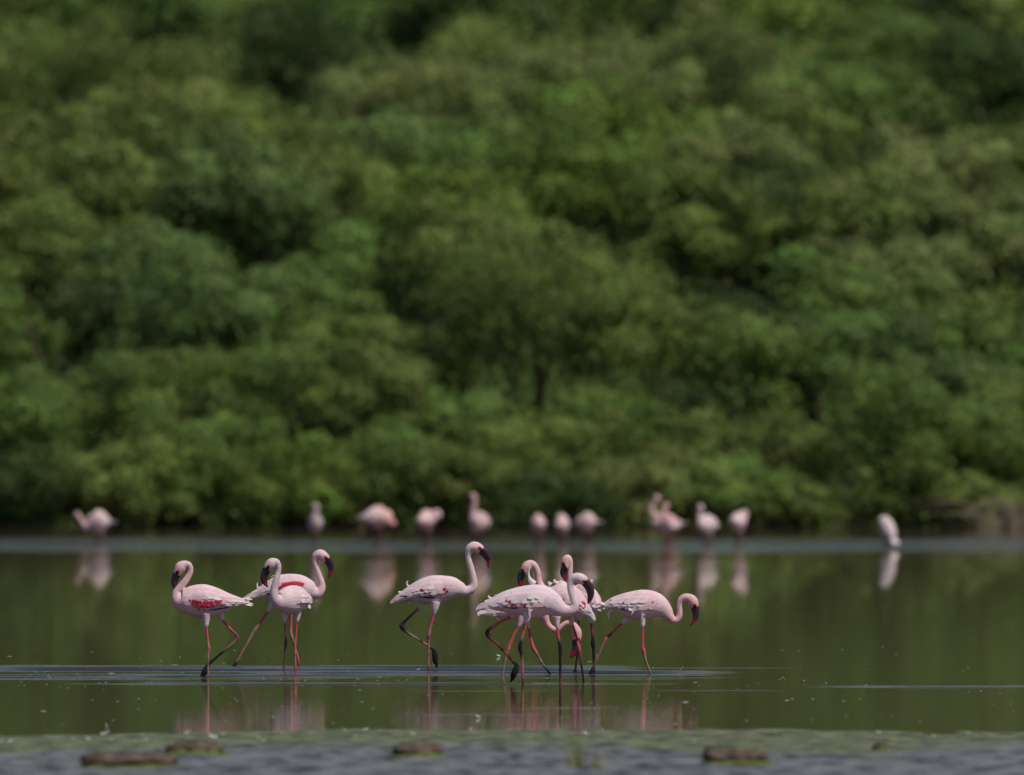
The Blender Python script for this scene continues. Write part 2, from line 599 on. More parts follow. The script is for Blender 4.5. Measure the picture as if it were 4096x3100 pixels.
def tree(name, u, v, ru, rv, d, tint, label, cat='tree', group=None, nleaf=11000, leaf=0.085, mesh=None):
    if in_hollow(u, v):
        return None                                       # an open, shaded gap
    if over_hollow(u, v):
        d -= 3.0                                          # leans out over the hollow
    c = p22(u, v, d)
    ru, rv = ru * 1.08, rv * 0.94
    k = d / (PPR / S22)
    rx, rz = ru * k, rv * k
    ry = 0.8 * rx
    gz = float(ground_z(np.array([c[0]]), np.array([d]))[0])
    base = np.array([c[0], d, max(gz, -0.12)])
    root = bpy.data.objects.new(name, None)
    COL.objects.link(root)
    root.location = tuple(base)
    r = np.random.default_rng(int(abs(u) * 7 + abs(v) * 13 + d))
    me, lobes = crown_mesh('crown', rx, ry, rz, np.array(GREENS[tint]) * r.uniform(0.9, 1.1), leaf, nleaf, r)
    obj('crown', me, M['leaf'], root, c - base)
    obj('trunk', trunk_mesh(np.zeros(3), c - base, 0.05 + 0.035 * rz, lobes, r), M['bark'], root)
    tag(root, label, cat, group)
    return root


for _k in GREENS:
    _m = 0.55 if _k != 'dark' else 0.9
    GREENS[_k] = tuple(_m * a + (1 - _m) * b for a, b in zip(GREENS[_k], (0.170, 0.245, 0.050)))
ADJ = {'olive': 'olive green', 'green': 'mid green', 'blue': 'bluish green', 'bright': 'bright yellow-green', 'pale': 'pale dusty green', 'dark': 'dark green', 'brown': 'brownish olive'}
BUSHES = [  # u, v, ru, rv, d, tint (2212-wide photo pixels): the row at the far waterline
    (-130, 960, 150, 150, 266, 'green'), (20, 930, 120, 150, 266, 'green'), (60, 1060, 120, 75, 265, 'dark'),
    (235, 880, 130, 130, 267.5, 'green'), (270, 1040, 120, 75, 264.2, 'olive'), (430, 850, 150, 130, 268, 'olive'),
    (420, 985, 140, 90, 265, 'green'), (600, 880, 140, 130, 267.5, 'green'), (640, 1040, 130, 80, 264.3, 'bright'),
    (780, 870, 130, 120, 268, 'olive'), (830, 1010, 130, 105, 265, 'green'), (1010, 1040, 120, 90, 265, 'olive'),
    (960, 930, 100, 90, 269, 'green'), (1200, 990, 120, 110, 266.5, 'olive'), (1190, 1085, 130, 50, 264, 'dark'), (480, 1085, 95, 55, 267.5, 'dark'), (570, 1090, 80, 50, 268, 'dark'), (400, 1095, 70, 45, 268, 'dark'), (930, 1100, 80, 45, 268, 'dark'), (1340, 950, 120, 125, 267.5, 'green'),  # rear dark bushes added to fill the black shade under the overhang
    (1400, 1060, 140, 80, 265, 'brown'), (1520, 1010, 90, 100, 266.5, 'olive'), (1600, 1060, 90, 75, 264.8, 'green'), (1700, 1010, 95, 120, 266, 'olive'),
    (1720, 1090, 75, 45, 264, 'olive'), (1960, 1060, 90, 70, 264.6, 'olive'), (1930, 900, 130, 105, 268, 'green'), (2050, 980, 120, 110, 266.5, 'green'),
    (2170, 960, 110, 130, 267, 'olive'), (2100, 1085, 100, 45, 264.2, 'olive'), (2330, 980, 150, 150, 266, 'green'),
]
FARNOTE = [(214, 'behind the low-necked far flamingo'), (681, 'behind the greyish far flamingo'), (818, 'behind the salmon far flamingo'), (925, 'behind the folded-neck far flamingo'), (1032, 'behind the tallest far flamingo'), (1215, 'behind three ball-shaped flamingos'), (1445, 'behind the deep pink far flamingo'), (1528, 'behind the pale small-headed flamingo'), (1596, 'behind the preening far flamingo'), (1918, 'behind the whitish sleeping flamingo'), (2150, 'above the dead branches')]


def beside(u):
    return min(FARNOTE, key=lambda q: abs(q[0] - u))[1]


def shape(ru, rv):
    q = ru / rv
    return 'broad low' if q > 1.45 else 'broad' if q > 1.18 else 'tall' if q < 0.9 else 'rounded'


for (u, v, ru, rv, d, t) in BUSHES:
    lab = f'{shape(ru, rv)} {ADJ[t]} bush at the far waterline {beside(u)}'
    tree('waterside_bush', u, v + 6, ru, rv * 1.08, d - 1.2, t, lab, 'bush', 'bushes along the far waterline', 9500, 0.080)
MIDS = [
    (-120, 680, 170, 150, 280, 'green'), (40, 560, 140, 110, 283, 'olive'), (30, 760, 80, 70, 277, 'green'), (230, 720, 120, 110, 279, 'dark'), (300, 600, 120, 100, 282, 'blue'), (450, 660, 130, 120, 279, 'blue'), (580, 730, 110, 100, 276, 'bright'),
    (700, 620, 140, 120, 282, 'green'), (760, 760, 110, 80, 277, 'green'), (870, 650, 120, 110, 280, 'dark'), (900, 790, 120, 90, 276, 'olive'), (1020, 560, 130, 120, 281, 'olive'), (1150, 640, 190, 150, 277, 'olive'),
    (1150, 790, 150, 100, 274, 'green'), (1330, 720, 150, 130, 275, 'olive'), (1380, 560, 110, 100, 282, 'green'), (1480, 820, 120, 100, 273, 'dark'), (1560, 640, 110, 110, 281, 'bright'), (1640, 780, 130, 120, 275, 'green'), (1620, 900, 120, 70, 272, 'dark'),
    (1760, 680, 120, 130, 279, 'green'), (1900, 640, 140, 120, 281, 'pale'), (1880, 780, 130, 90, 275, 'blue'), (2040, 720, 130, 120, 279, 'green'), (2080, 850, 120, 90, 274, 'blue'), (2190, 640, 120, 120, 282, 'olive'), (2200, 800, 100, 100, 276, 'green'), (2380, 700, 170, 160, 279, 'olive'),
]
for (u, v, ru, rv, d, t) in MIDS:
    lab = f'{shape(ru, rv)} {ADJ[t]} tree just behind the waterside bush {beside(u)}'
    tree('bank_tree', u, v, ru, rv, d, t, lab, 'tree', 'trees standing just behind the waterside bushes', 9000, 0.095)
UPPER = [
    (-120, 420, 180, 160, 312, 'olive'), (80, 400, 170, 130, 312, 'brown'), (250, 460, 150, 120, 308, 'olive'), (370, 330, 170, 130, 318, 'olive'), (520, 430, 160, 140, 310, 'blue'), (680, 430, 150, 130, 312, 'olive'), (850, 370, 180, 140, 316, 'blue'),
    (960, 480, 150, 100, 306, 'bright'), (1080, 380, 150, 140, 314, 'green'), (1250, 420, 180, 130, 310, 'bright'), (1330, 290, 160, 120, 318, 'bright'), (1480, 470, 120, 130, 308, 'olive'), (1600, 480, 120, 130, 308, 'dark'), (1580, 350, 120, 110, 316, 'pale'),
    (1760, 460, 150, 110, 310, 'dark'), (1880, 470, 140, 90, 306, 'olive'), (1990, 430, 170, 120, 312, 'pale'), (2130, 520, 130, 110, 307, 'pale'), (2200, 400, 130, 120, 314, 'olive'), (2380, 440, 180, 160, 312, 'green'),
    (-100, 200, 200, 150, 370, 'olive'), (90, 220, 170, 130, 372, 'green'), (300, 190, 180, 130, 368, 'olive'), (480, 260, 140, 120, 360, 'olive'), (600, 140, 150, 110, 380, 'dark'), (740, 230, 150, 120, 366, 'dark'), (900, 240, 160, 100, 364, 'pale'), (1030, 150, 170, 120, 376, 'olive'),
    (1180, 210, 150, 110, 366, 'pale'), (1420, 170, 190, 130, 372, 'pale'), (1590, 200, 150, 130, 368, 'pale'), (1690, 300, 120, 110, 356, 'olive'), (1830, 250, 140, 110, 362, 'green'), (1990, 280, 160, 120, 360, 'green'), (1900, 140, 170, 110, 378, 'green'), (2130, 200, 140, 130, 370, 'dark'), (2350, 240, 190, 150, 368, 'green'),
]
for (u, v, ru, rv, d, t) in UPPER:
    low = d < 340
    lab = f'{shape(ru, rv)} {ADJ[t]} tree halfway up the wooded slope' if low else f'{shape(ru, rv)} {ADJ[t]} tree high on the wooded slope'
    tree('slope_tree', u, v, ru, rv, d, t, lab, 'tree', 'trees halfway up the slope' if low else 'trees high on the slope', 8500, 0.125)
TOPS = []
for i, u in enumerate(range(-260, 2600, 185)):
    TOPS.append((u + (37 * i) % 50, 60 - (53 * i) % 60, 170, 140, 455 + (i * 29) % 40, ['green', 'dark', 'olive', 'green', 'bright', 'blue'][i % 6]))
for i, u in enumerate(range(-300, 2650, 260)):
    TOPS.append((u, -150 - (31 * i) % 50, 230, 170, 570 + (i * 17) % 30, ['green', 'olive', 'dark'][i % 3]))
for (u, v, ru, rv, d, t) in TOPS:
    tree('ridge_tree', u, v, ru, rv, d, t, f'{"broad" if ru > 200 else "rounded"} {ADJ[t]} tree near the top of the wooded slope', 'tree', 'trees near the top of the slope', 6000, 0.20)

# understorey filling the slope between the trees: a few crowns shared by many shrubs
PROTO = []
for q in range(5):
    r = np.random.default_rng(900 + q)
    me, _l = crown_mesh('crown', 1.0, 0.9, 0.75, np.array(GREENS[['dark', 'green', 'olive', 'dark', 'green'][q]]) * 0.9, 0.10, 5200, r)
    me.materials.append(M['leaf'])
    tm = trunk_mesh(np.array([0, 0, -0.6]), np.array([0, 0, 0.1]), 0.04, _l, r)
    tm.materials.append(M['bark'])
    PROTO.append((me, tm, ['dark green', 'mid green', 'olive green', 'dark green', 'mid green'][q]))
r = np.random.default_rng(77)
for d0, n, sz in ((270, 13, 0.8), (274, 12, 0.9), (287, 11, 1.1), (297, 10, 1.4), (327, 10, 1.6), (344, 9, 1.8), (392, 10, 2.2), (417, 9, 2.6)):
    for i in range(n):
        u = -150 + (2512) * (i + r.uniform(0.15, 0.85)) / n
        d = d0 + r.uniform(-2, 2)
        x = (u - 1106) / (PPR / S22) * d
        gz = float(ground_z(np.array([x]), np.array([d]))[0])
        q = int(r.integers(0, 5))
        vv = HOR / S22 - (gz + 0.7 * sz - CAM_H) * (PPR / S22) / d
        if in_hollow(u, vv):
            continue
        s = sz * r.uniform(0.8, 1.2)
        root = bpy.data.objects.new('understorey_shrub', None)
        COL.objects.link(root)
        root.location = (x, d, gz)
        root.rotation_euler = (0, 0, r.uniform(0, 6.28))
        cr = obj('crown', PROTO[q][0], None, root, (0, 0, 0.62 * s))
        cr.scale = (s, s, s)
        tr = obj('trunk', PROTO[q][1], None, root, (0, 0, 0.6 * s))
        tr.scale = (s, s, s)
        where = 'behind the waterside bushes' if d < 280 else 'between trees partway up the slope' if d < 360 else 'between the highest trees on the slope'
        tag(root, f'{PROTO[q][2]} low shrub filling the gap {where}', 'shrub', f'low shrubs {where}')

# the wood climbs on to the crest of the hill
for d0, n, sz in ((610, 13, 6.0), (680, 13, 7.0), (770, 13, 7.5)):
    for i in range(n):
        x = (-0.6 + 1.2 * (i + r.uniform(.2, .8)) / n) * 0.075 * d0
        d = d0 + r.uniform(-12, 12)
        gz = float(ground_z(np.array([x]), np.array([d]))[0])
        q = int(r.integers(0, 5))
        sq = sz * r.uniform(0.85, 1.2)
        root = bpy.data.objects.new('ridge_tree', None)
        COL.objects.link(root)
        root.location = (x, d, gz)
        root.rotation_euler = (0, 0, r.uniform(0, 6.28))
        cr = obj('crown', PROTO[q][0], None, root, (0, 0, 0.7 * sq))
        cr.scale = (sq, sq, sq)
        tr = obj('trunk', PROTO[q][1], None, root, (0, 0, 0.6 * sq))
        tr.scale = (sq, sq, sq)
        tag(root, f'{PROTO[q][2]} tree on the crest of the wooded hill', 'tree', 'trees on the crest of the hill')

# the same wood goes on along the bank to both sides
for root in [o for o in list(COL.objects) if o.parent is None and o.name.split('.')[0] in ('waterside_bush', 'bank_tree', 'slope_tree', 'ridge_tree', 'understorey_shrub')]:
    kids = list(root.children)
    for sgn in (-1, 1):
        c = root.copy()
        COL.objects.link(c)
        c.location.x += sgn * 2760 / (PPR / S22) * root.location.y
        for k in kids:
            q = k.copy()
            COL.objects.link(q)
            q.parent = c
        kind = root['category']
        c['label'] = f'green {kind} farther along the wooded bank, away from the flamingos'
        c['group'] = f'{kind} growth farther along the wooded bank'

# bare wood on the far bank
def branch_thing(name, label, cat, origin, branches, mat, r0):
    root = bpy.data.objects.new(name, None)
    COL.objects.link(root)
    root.location = tuple(origin)
    for pts, rad in branches:
        C, _ = catmull(np.array(pts), 5)
        V, F_, *_ = tube(C, np.linspace(rad, rad * 0.35, len(C)), 6)
        obj('branch', mesh_np('branch', V, F_), mat, root)
    tag(root, label, cat)
    return root


org = p22(2130, 1140, 260.9)
org[2] = 0.0
brs = []
for i in range(30):
    x0 = random.uniform(-0.1, 0.9)
    lean = random.uniform(-0.9, 0.3)
    h = random.uniform(0.2, 0.5)
    if i > 9:                                             # long thin twigs sprawling sideways
        y0, z0, ln_ = random.uniform(-.5, .5), random.uniform(-.02, .55), random.uniform(.4, 1.1)
        sg = random.choice((-1, 1, 1))
        brs.append(([(x0 - sg * ln_ * .5, y0, z0 * .4 - .03), (x0 - sg * ln_ * .1, y0 + random.uniform(-.2, .2), z0 * .8 + .05), (x0 + sg * ln_ * .25, y0 + random.uniform(-.3, .3), z0 + random.uniform(-.05, .1)), (x0 + sg * ln_ * .6, y0, z0 * random.uniform(.5, 1.2))], random.uniform(.005, .010)))
        continue
    brs.append(([(x0, random.uniform(-.4, .4), -0.12), (x0 + lean * .35, random.uniform(-.4, .4), h * .75), (x0 + lean * .9, random.uniform(-.5, .5), h), (x0 + lean * 1.6, random.uniform(-.6, .6), h * random.uniform(.6, 1.2))], random.uniform(0.008, 0.014)))
branch_thing('dead_branches', 'tangle of bare grey-brown dead branches lying at the far waterline', 'branches', org, brs, M['dry_wood'], 0.02)
org = p22(95, 830, 271)
gz = float(ground_z(np.array([org[0]]), np.array([271.0]))[0])
org[2] = gz
h = CAM_H + (847 - 690) / (PPR / S22) * 271 - gz
branch_thing('dead_tree', 'leaning bare brown trunk in the dark gap among green trees', 'tree', org,
             [([(0.3, 0, -0.1), (0.2, .1, h * .4), (0.02, .1, h * .7), (-0.25, .2, h)], 0.05), ([(0.22, .05, h * .35), (-0.15, .1, h * .5), (-.45, .2, h * .55)], 0.03), ([(0.1, .1, h * .5), (.35, .1, h * .7), (.4, .1, h * 0.8)], 0.022)], M['bark'], 0.05)

# ------------------------------------------------------------------ flamingos
LEGCOL = {'W': (0.80, 0.72, 0.71), 'P': (0.66, 0.085, 0.13), 'R': (0.60, 0.125, 0.105), 'G': (0.30, 0.21, 0.16), 'K': (0.014, 0.012, 0.013), 'M': (0.20, 0.055, 0.07), 'T': (0.42, 0.23, 0.18)}


def feather_mesh(name, mat, pts=9):
    """a single vane, base at x=0, tip at x=1, cambered, thin but solid"""
    V, F_ = [], []
    xs_ = np.linspace(0, 1, pts)
    wd = 0.5 * np.sin(np.pi * np.clip(xs_ * 0.86 + 0.10, 0, 1)) ** 0.7
    wd[-1] = 0.04
    for x_, w_ in zip(xs_, wd):
        for s in (-1, 0, 1):
            V.append((x_, s * w_, 0.30 * (1 - (abs(s))) * w_ + 0.10 * math.sin(x_ * 3.1)))
    n = len(xs_)
    for i in range(n - 1):
        for j in range(2):
            a = i * 3 + j
            F_.append((a, a + 3, a + 4, a + 1))
    me = mesh_np(name, V, F_)
    me.materials.append(mat)
    return me


FEATHER = {k: feather_mesh('feather_' + k, M[m]) for k, m in (('W', 'f_white'), ('P', 'f_pink'), ('R', 'f_red'), ('K', 'f_black'))}


def place_feather(name, kind, pos, axis, nrm, ln, wd, parent, thick=1.0):
    x = norm(axis)
    z = norm(nrm - (nrm * x).sum() * x)
    y = np.cross(z, x)
    h = wd * thick
    m = Matrix(((x[0] * ln, y[0] * wd, z[0] * h, pos[0]), (x[1] * ln, y[1] * wd, z[1] * h, pos[1]), (x[2] * ln, y[2] * wd, z[2] * h, pos[2]), (0, 0, 0, 1)))
    o = bpy.data.objects.new(name, FEATHER[kind])
    COL.objects.link(o)
    o.parent = parent
    o.matrix_local = m
    return o


def flamingo(spec):
    ox, oy, sc = spec['T']
    d = spec['d']
    mpp = d / PPR / sc                                    # metres per crop pixel

    def P3(x, y, dy=0.0):
        p = px(ox + x / sc, oy + y / sc, d)
        p[1] += dy
        return p

    voxel = spec.get('voxel', 0.004)
    far = spec.get('far', False)
    hd = spec.get('heading', 0)
    # spine
    rows = []
    for q in spec['spine']:
        x, y, r = q[0], q[1], q[2]
        dy = q[3] if len(q) > 3 else 0.0
        h = q[4] if len(q) > 4 else hd
        ra = q[5] if len(q) > 5 else 1.0
        rows.append((*P3(x, y, dy), r * mpp, ra, math.radians(h)))
    nb = spec['nb']                                       # control points that make up the body
    for i in range(len(rows)):
        if i < nb and rows[i][4] == 1.0:
            w = 0.74 if i < nb - 2 else 0.85
            rows[i] = (*rows[i][:4], w, rows[i][5])
    base_xy = np.array([rows[nb // 2][0], rows[nb // 2][1], 0.0])
    S, ts = catmull(rows, 8)
    C = S[:, :3] - base_xy
    R = np.maximum(S[:, 3], 0.003)
    RA = S[:, 4]
    Lat = np.stack([-np.sin(S[:, 5]), np.cos(S[:, 5]), 0 * S[:, 5]], 1)
    V, F_, T, L, Nn = tube(C, R, 20, RA, Lat)
    Vs, Fs, off = [V], list(F_), len(V)
    # legs
    LS = []                                               # dense leg samples: pos, radius, colour, is_white
    lf = spec.get('legf', 0.88)
    for leg in spec['legs']:
        pts, cols = [], []
        dy = leg['dy']
        for (x, y, r, c) in leg['p']:
            f = 1.0 if c == 'W' else lf
            if c == 'W':
                r = r * (0.62 if not cols else 0.9)
                f = 1.0 if not far else 0.8
            pts.append((*(P3(x, y, dy * (0.75 if not far else 1.0)) - base_xy), r * mpp * f))
            cols.append(c)
        pts = np.array(pts)
        if leg.get('wade', True):
            e = pts[-1].copy()
            dirv = pts[-1, :3] - pts[-2, :3]
            e[:3] += dirv / max(abs(dirv[2]), 1e-6) * 0.03
            e[2] = -0.075
            pts = np.vstack([pts, e])
            cols.append('K')
        G, gt = catmull(pts, 8)
        G[:, 3] = np.maximum(G[:, 3], voxel * 1.35)
        rat = None
        V, F_, *_ = tube(G[:, :3], G[:, 3], 10)
        Vs.append(V); Fs += [tuple(i + off for i in f) for f in F_]; off += len(V)
        for gi in range(len(G)):
            a = int(min(gt[gi], len(cols) - 1 - 1e-6))
            f = gt[gi] - a
            ca, cb = cols[a], cols[min(a + 1, len(cols) - 1)]
            wht = ca == 'W' and (cb == 'W' or f < 0.75)
            cc = np.array(LEGCOL[ca]) * (1 - f) + np.array(LEGCOL[cb]) * f
            if (ca == 'W') != (cb == 'W'):
                cc = np.array(LEGCOL[cb if cb != 'W' and f >= 0.75 else ca])
            LS.append((*G[gi, :3], G[gi, 3], *cc, wht))
        foot = G[-1, :3]
        if leg.get('wade', True) and not far:             # webbed foot on the lagoon bed: three toes
            hdir = np.array([math.cos(math.radians(hd)), math.sin(math.radians(hd)), 0])
            for a in (-0.45, 0, 0.45):
                ca, sa = math.cos(a), math.sin(a)
                td = np.array([hdir[0] * ca - hdir[1] * sa, hdir[0] * sa + hdir[1] * ca, 0])
                V, F_, *_ = tube([foot, foot + td * .04, foot + td * .085], [.008, .0075, .006], 6)
                Vs.append(V); Fs += [tuple(i + off for i in f) for f in F_]; off += len(V)
    me0 = mesh_np('raw', np.vstack(Vs), Fs)
    tmp = bpy.data.objects.new('raw', me0)
    COL.objects.link(tmp)
    md = tmp.modifiers.new('r', 'REMESH')
    md.mode = 'VOXEL'
    md.voxel_size = voxel
    sm = tmp.modifiers.new('s', 'SMOOTH')
    sm.factor = 0.5
    sm.iterations = 3
    dg = bpy.context.evaluated_depsgraph_get()
    body = bpy.data.meshes.new_from_object(tmp.evaluated_get(dg))
    bpy.data.objects.remove(tmp)
    bpy.data.meshes.remove(me0)
    body.name = 'body'
    body.polygons.foreach_set('use_smooth', np.ones(len(body.polygons), dtype=bool))
    nv = len(body.vertices)
    co = np.zeros(nv * 3, dtype=np.float32)
    body.vertices.foreach_get('co', co)
    co = co.reshape(-1, 3).astype(float)
    # colours of plumage, face and legs
    tint = np.array(spec.get('tint', (0.82, 0.66, 0.645)))
    head_t = np.array(spec.get('neck_tint', tint * np.array([1.0, 0.95, 0.92])))
    dist_i = np.zeros(nv, dtype=int)
    for a in range(0, nv, 20000):
        q = co[a:a + 20000]
        dist_i[a:a + 20000] = np.argmin(((q[:, None, :] - C[None, ::2]) ** 2).sum(2) - (R[None, ::2] * 0.8) ** 2, 1) * 2
    tt = ts[np.minimum(dist_i, len(ts) - 1)]
    w = sstep(nb - 2.5, nb + 1.0, tt)[:, None]
    cl = tint[None] * (1 - w) + head_t[None] * w
    n_ = vnoise(co[:, 0] * 22 + 50, co[:, 2] * 30 + 50, 3) * .6 + vnoise(co[:, 0] * 60 + 50, co[:, 2] * 75 + co[:, 1] * 40 + 50, 4) * .4
    pk = np.clip((n_ - 0.5) * 1.4, -0.4, 0.4)[:, None]
    cl = cl * (1 - np.maximum(pk, 0) * np.array([0.02, 0.28, 0.26])) + np.maximum(-pk, 0) * 0.10 * (0.85 - cl)
    bill = spec.get('bill')
    if bill:
        eyep = P3(*spec['eye'], spec.get('head_dy', 0.0)) - base_xy
        bb = P3(bill[0][0], bill[0][1], spec.get('head_dy', 0.0)) - base_xy
        plane_d2 = lambda p: np.sqrt((co[:, 0] - p[0]) ** 2 + (co[:, 2] - p[2]) ** 2)
        headm = sstep(len(spec['spine']) - 6.0, len(spec['spine']) - 4.6, tt)
        de = plane_d2(eyep)
        f = (headm * (1 - sstep(0.009, 0.026, de)))[:, None] * 0.45
        cl = cl * (1 - f) + np.array([0.74, 0.22, 0.17]) * f
        ab = (bb - eyep)[[0, 2]]
        tq = np.clip(((co[:, [0, 2]] - eyep[[0, 2]]) @ ab) / (ab @ ab), 0, 1.4)
        dq = np.linalg.norm(co[:, [0, 2]] - (eyep[[0, 2]] + tq[:, None] * ab), axis=1)
        f = (headm * (1 - sstep(0.009, 0.015, dq)) * sstep(0.0, 0.25, tq))[:, None]
        cl = cl * (1 - f) + np.array([0.05, 0.02, 0.03]) * f
    LSa = np.array([x[:7] for x in LS])
    isw = np.array([x[7] for x in LS])
    zmax = LSa[~isw, 2].max() + 0.03
    idx = np.where(co[:, 2] < zmax)[0]
    for a in range(0, len(idx), 8000):
        ii = idx[a:a + 8000]
        dd = np.sqrt(((co[ii][:, None, :] - LSa[None, :, :3]) ** 2).sum(2))
        dn = dd - LSa[None, :, 3] * 0.5
        k = dn.argmin(1)
        dmin = dd[np.arange(len(ii)), k]
        hit = (~isw[k]) & (dmin < LSa[k, 3] * 1.7 + voxel * 1.2)
        v_ = vnoise(co[ii[hit], 2] * 70 + 30, co[ii[hit], 0] * 120 + 30, 8)
        c_ = LSa[k[hit], 4:7]
        mud = (v_ < 0.33)[:, None] * (0.55 * sstep(0.33, 0.10, co[ii[hit], 2]))[:, None]
        cl[ii[hit]] = c_ * (1 - mud) + np.array([0.05, 0.035, 0.028]) * mud
        whit = isw[k] & (dmin < LSa[k, 3] * 1.3)
        cl[ii[whit]] = cl[ii[whit]] * .4 + np.array(LEGCOL['W']) * .6
    set_col(body, np.clip(cl, 0, 0.9))
    # assemble
    root = bpy.data.objects.new('flamingo', None)
    COL.objects.link(root)
    root.location = tuple(base_xy)
    tag(root, spec['label'], 'flamingo', spec['group'])
    obj('body', body, M['plumage'], root)
    polys = [tuple(p.vertices) for p in body.polygons]
    bvh = BVHTree.FromPolygons([tuple(c) for c in co], polys)

    def hit_side(t, k, s):
        """body surface seen from the bird's side s at spine parameter t and height k (in radii)"""
        i = int(np.clip(round(t * 8), 0, len(C) - 1))
        o_ = C[i] + Nn[i] * R[i] * k
        l = L[i] * s
        h = bvh.ray_cast(Vector(o_ + l * 0.5), Vector(-l), 0.6)
        if h[0] is None:
            return None
        n = np.array(h[1])
        if (n * l).sum() < 0:
            n = -n
        return np.array(h[0]), n, T[i], Nn[i], l

    # bill
    if bill:
        hdy = spec.get('head_dy', 0.0)
        B = np.array([(*(P3(x, y, hdy) - base_xy), r * mpp) for x, y, r in bill])
        G, gt = catmull(B, 6)
        G[:, 3] = np.maximum(G[:, 3], 0.0012)
        Tb = norm(np.gradient(G[:, :3], axis=0))
        hh = math.radians(spec.get('head_heading', hd))
        Lb = np.tile([-math.sin(hh), math.cos(hh), 0.0], (len(G), 1))
        Nb = norm(np.cross(Tb, Lb))
        f = np.linspace(0, 1, len(G))
        red0 = spec.get('bill_red', 0.55)
        base_c = np.array([0.055, 0.018, 0.03])
        cb = base_c[None] * (1 - sstep(red0 - .08, red0 + .08, f))[:, None] + np.array([0.42, 0.012, 0.04])[None] * sstep(red0 - .08, red0 + .08, f)[:, None]
        tipf = sstep(0.84, 0.92, f)[:, None]
        cb = cb * (1 - tipf) + np.array([0.012, 0.008, 0.01]) * tipf
        upper = None
        for nm, o_, rr_ in (('bill', 0.24, 0.80), ('lower_mandible', -0.42, 0.60)):
            V, F_, *_ = tube(G[:, :3] + Nb * (G[:, 3] * o_)[:, None], G[:, 3] * rr_, 12, np.full(len(G), 0.62), Lb)
            me = mesh_np(nm, V, F_, np.repeat(cb, 12, 0) * (1.0 if o_ > 0 else 0.8))
            q = obj(nm, me, M['bill'], root if upper is None else upper)
            upper = upper or q
        hl = Lb[0]
        for s in (-1, 1):
            h = bvh.ray_cast(Vector(eyep + hl * s * 0.3), Vector(-hl * s), 0.4)
            if h[0] is None:
                continue
            c_ = np.array(h[0])
            er = 0.0078 if not far else 0.008
            ring = []
            u_ = np.linspace(0, 2 * math.pi, 10, endpoint=False)
            v_ = np.linspace(0.15, math.pi - 0.15, 6)
            sph = [(er * math.sin(b) * math.cos(a), er * math.sin(b) * math.sin(a), er * math.cos(b)) for b in v_ for a in u_]
            sf = [(i * 10 + j, i * 10 + (j + 1) % 10, (i + 1) * 10 + (j + 1) % 10, (i + 1) * 10 + j) for i in range(5) for j in range(10)] + [tuple(range(10))[::-1], tuple(range(50, 60))]
            eye = obj('eye', mesh_np('eye', sph, sf), M['iris'], root, c_)
            pup = obj('pupil', mesh_np('pupil', np.array(sph) * 0.45, sf), M['pupil'], eye, hl * s * er * 0.68)
    if far:
        t_end = 0
        for i in range(3):
            place_feather('tail_feather', 'W', C[2] + L[2] * (i - 1) * R[6] * .5, -T[1] + L[2] * (i - 1) * .2, Nn[2], 0.10, 0.04, root)
    # wings
    lo_k, hi_k = spec.get('wing', (-0.42, 0.72))
    t0, t1 = spec.get('wing_t', (0.7, nb - 2.4))
    rr = np.random.default_rng(int(ox + spec['spine'][0][0] * 3 + d * 10))
    red = spec.get('red', [])
    black = spec.get('black', [])
    SX = np.array([q[0] for q in spec['spine']], float)
    SY = np.array([q[1] for q in spec['spine']], float)
    SP, _ = catmull(np.array([(q[0], q[1], q[2]) for q in spec['spine']]), 8)

    def to_tk(x, y):
        nmax = (nb - 1) * 8
        i = int(((SP[:nmax, 0] - x) ** 2 * (1.0) + (SP[:nmax, 1] - y) ** 2 * 0.15).argmin())
        tv = norm(SP[min(i + 1, len(SP) - 1), :2] - SP[max(i - 1, 0), :2])
        up = np.array([tv[1], -tv[0]])
        if up[1] > 0:
            up = -up
        return i / 8, float(((np.array([x, y]) - SP[i, :2]) @ up) / SP[i, 2])

    def shell(t, k):
        i = (t - t0) / (t1 - t0)
        kl = lo_k + 0.25 * (1 - i)
        j = (k - kl) / max(hi_k - kl, 1e-3)
        e = max(0.0, min(1.0, (1 - i) * 5)) * max(0.0, min(1.0, (1 - j) * 4))
        return (-0.004 + 0.011 * e) if 0 <= j else 0.003

    redtk = [to_tk(x, y) for (x, y, _l, _w) in red]
    for s in (-1, 1):
        nt_, nk = (22, 13) if not far else (9, 6)
        G_, GR, ok = [], [], True
        for i in range(nt_):
            t = t0 + (t1 - t0) * i / (nt_ - 1)
            for j in range(nk):
                kk = j / (nk - 1)
                k_lo = lo_k + 0.25 * (1 - i / (nt_ - 1)) + 0.06 * math.sin(i * 2.3)
                h = hit_side(t, k_lo + (hi_k - k_lo) * kk, s)
                if h is None:
                    ok = False
                    break
                edge = min(1.0, (nt_ - 1 - i) / (nt_ - 1) * 5) * min(1.0, (1 - kk) * 4)
                G_.append(h[0] + h[1] * (-0.004 + 0.011 * edge))
                kv = k_lo + (hi_k - k_lo) * kk
                dm = min([math.hypot((t - a) * 0.75, (kv - b)) for a, b in redtk] or [9])
                GR.append(max(0.0, 1 - dm / 0.22))
            if not ok:
                break
        if not ok:
            continue
        G_ = np.array(G_)
        n0 = len(G_)
        cg = tint * np.array([1.0, 0.97, 0.97])
        inner = G_.reshape(nt_, nk, 3).copy()
        V = np.vstack([G_, G_ + (C[int(((t0 + t1) / 2) * 8)] - G_) * 0.12])
        Fw = []
        for i in range(nt_ - 1):
            for j in range(nk - 1):
                a = i * nk + j
                Fw.append((a, a + 1, a + nk + 1, a + nk))
        bd = [i * nk for i in range(nt_)] + [(nt_ - 1) * nk + j for j in range(1, nk)] + [i * nk + nk - 1 for i in range(nt_ - 2, -1, -1)] + [j for j in range(nk - 2, 0, -1)]
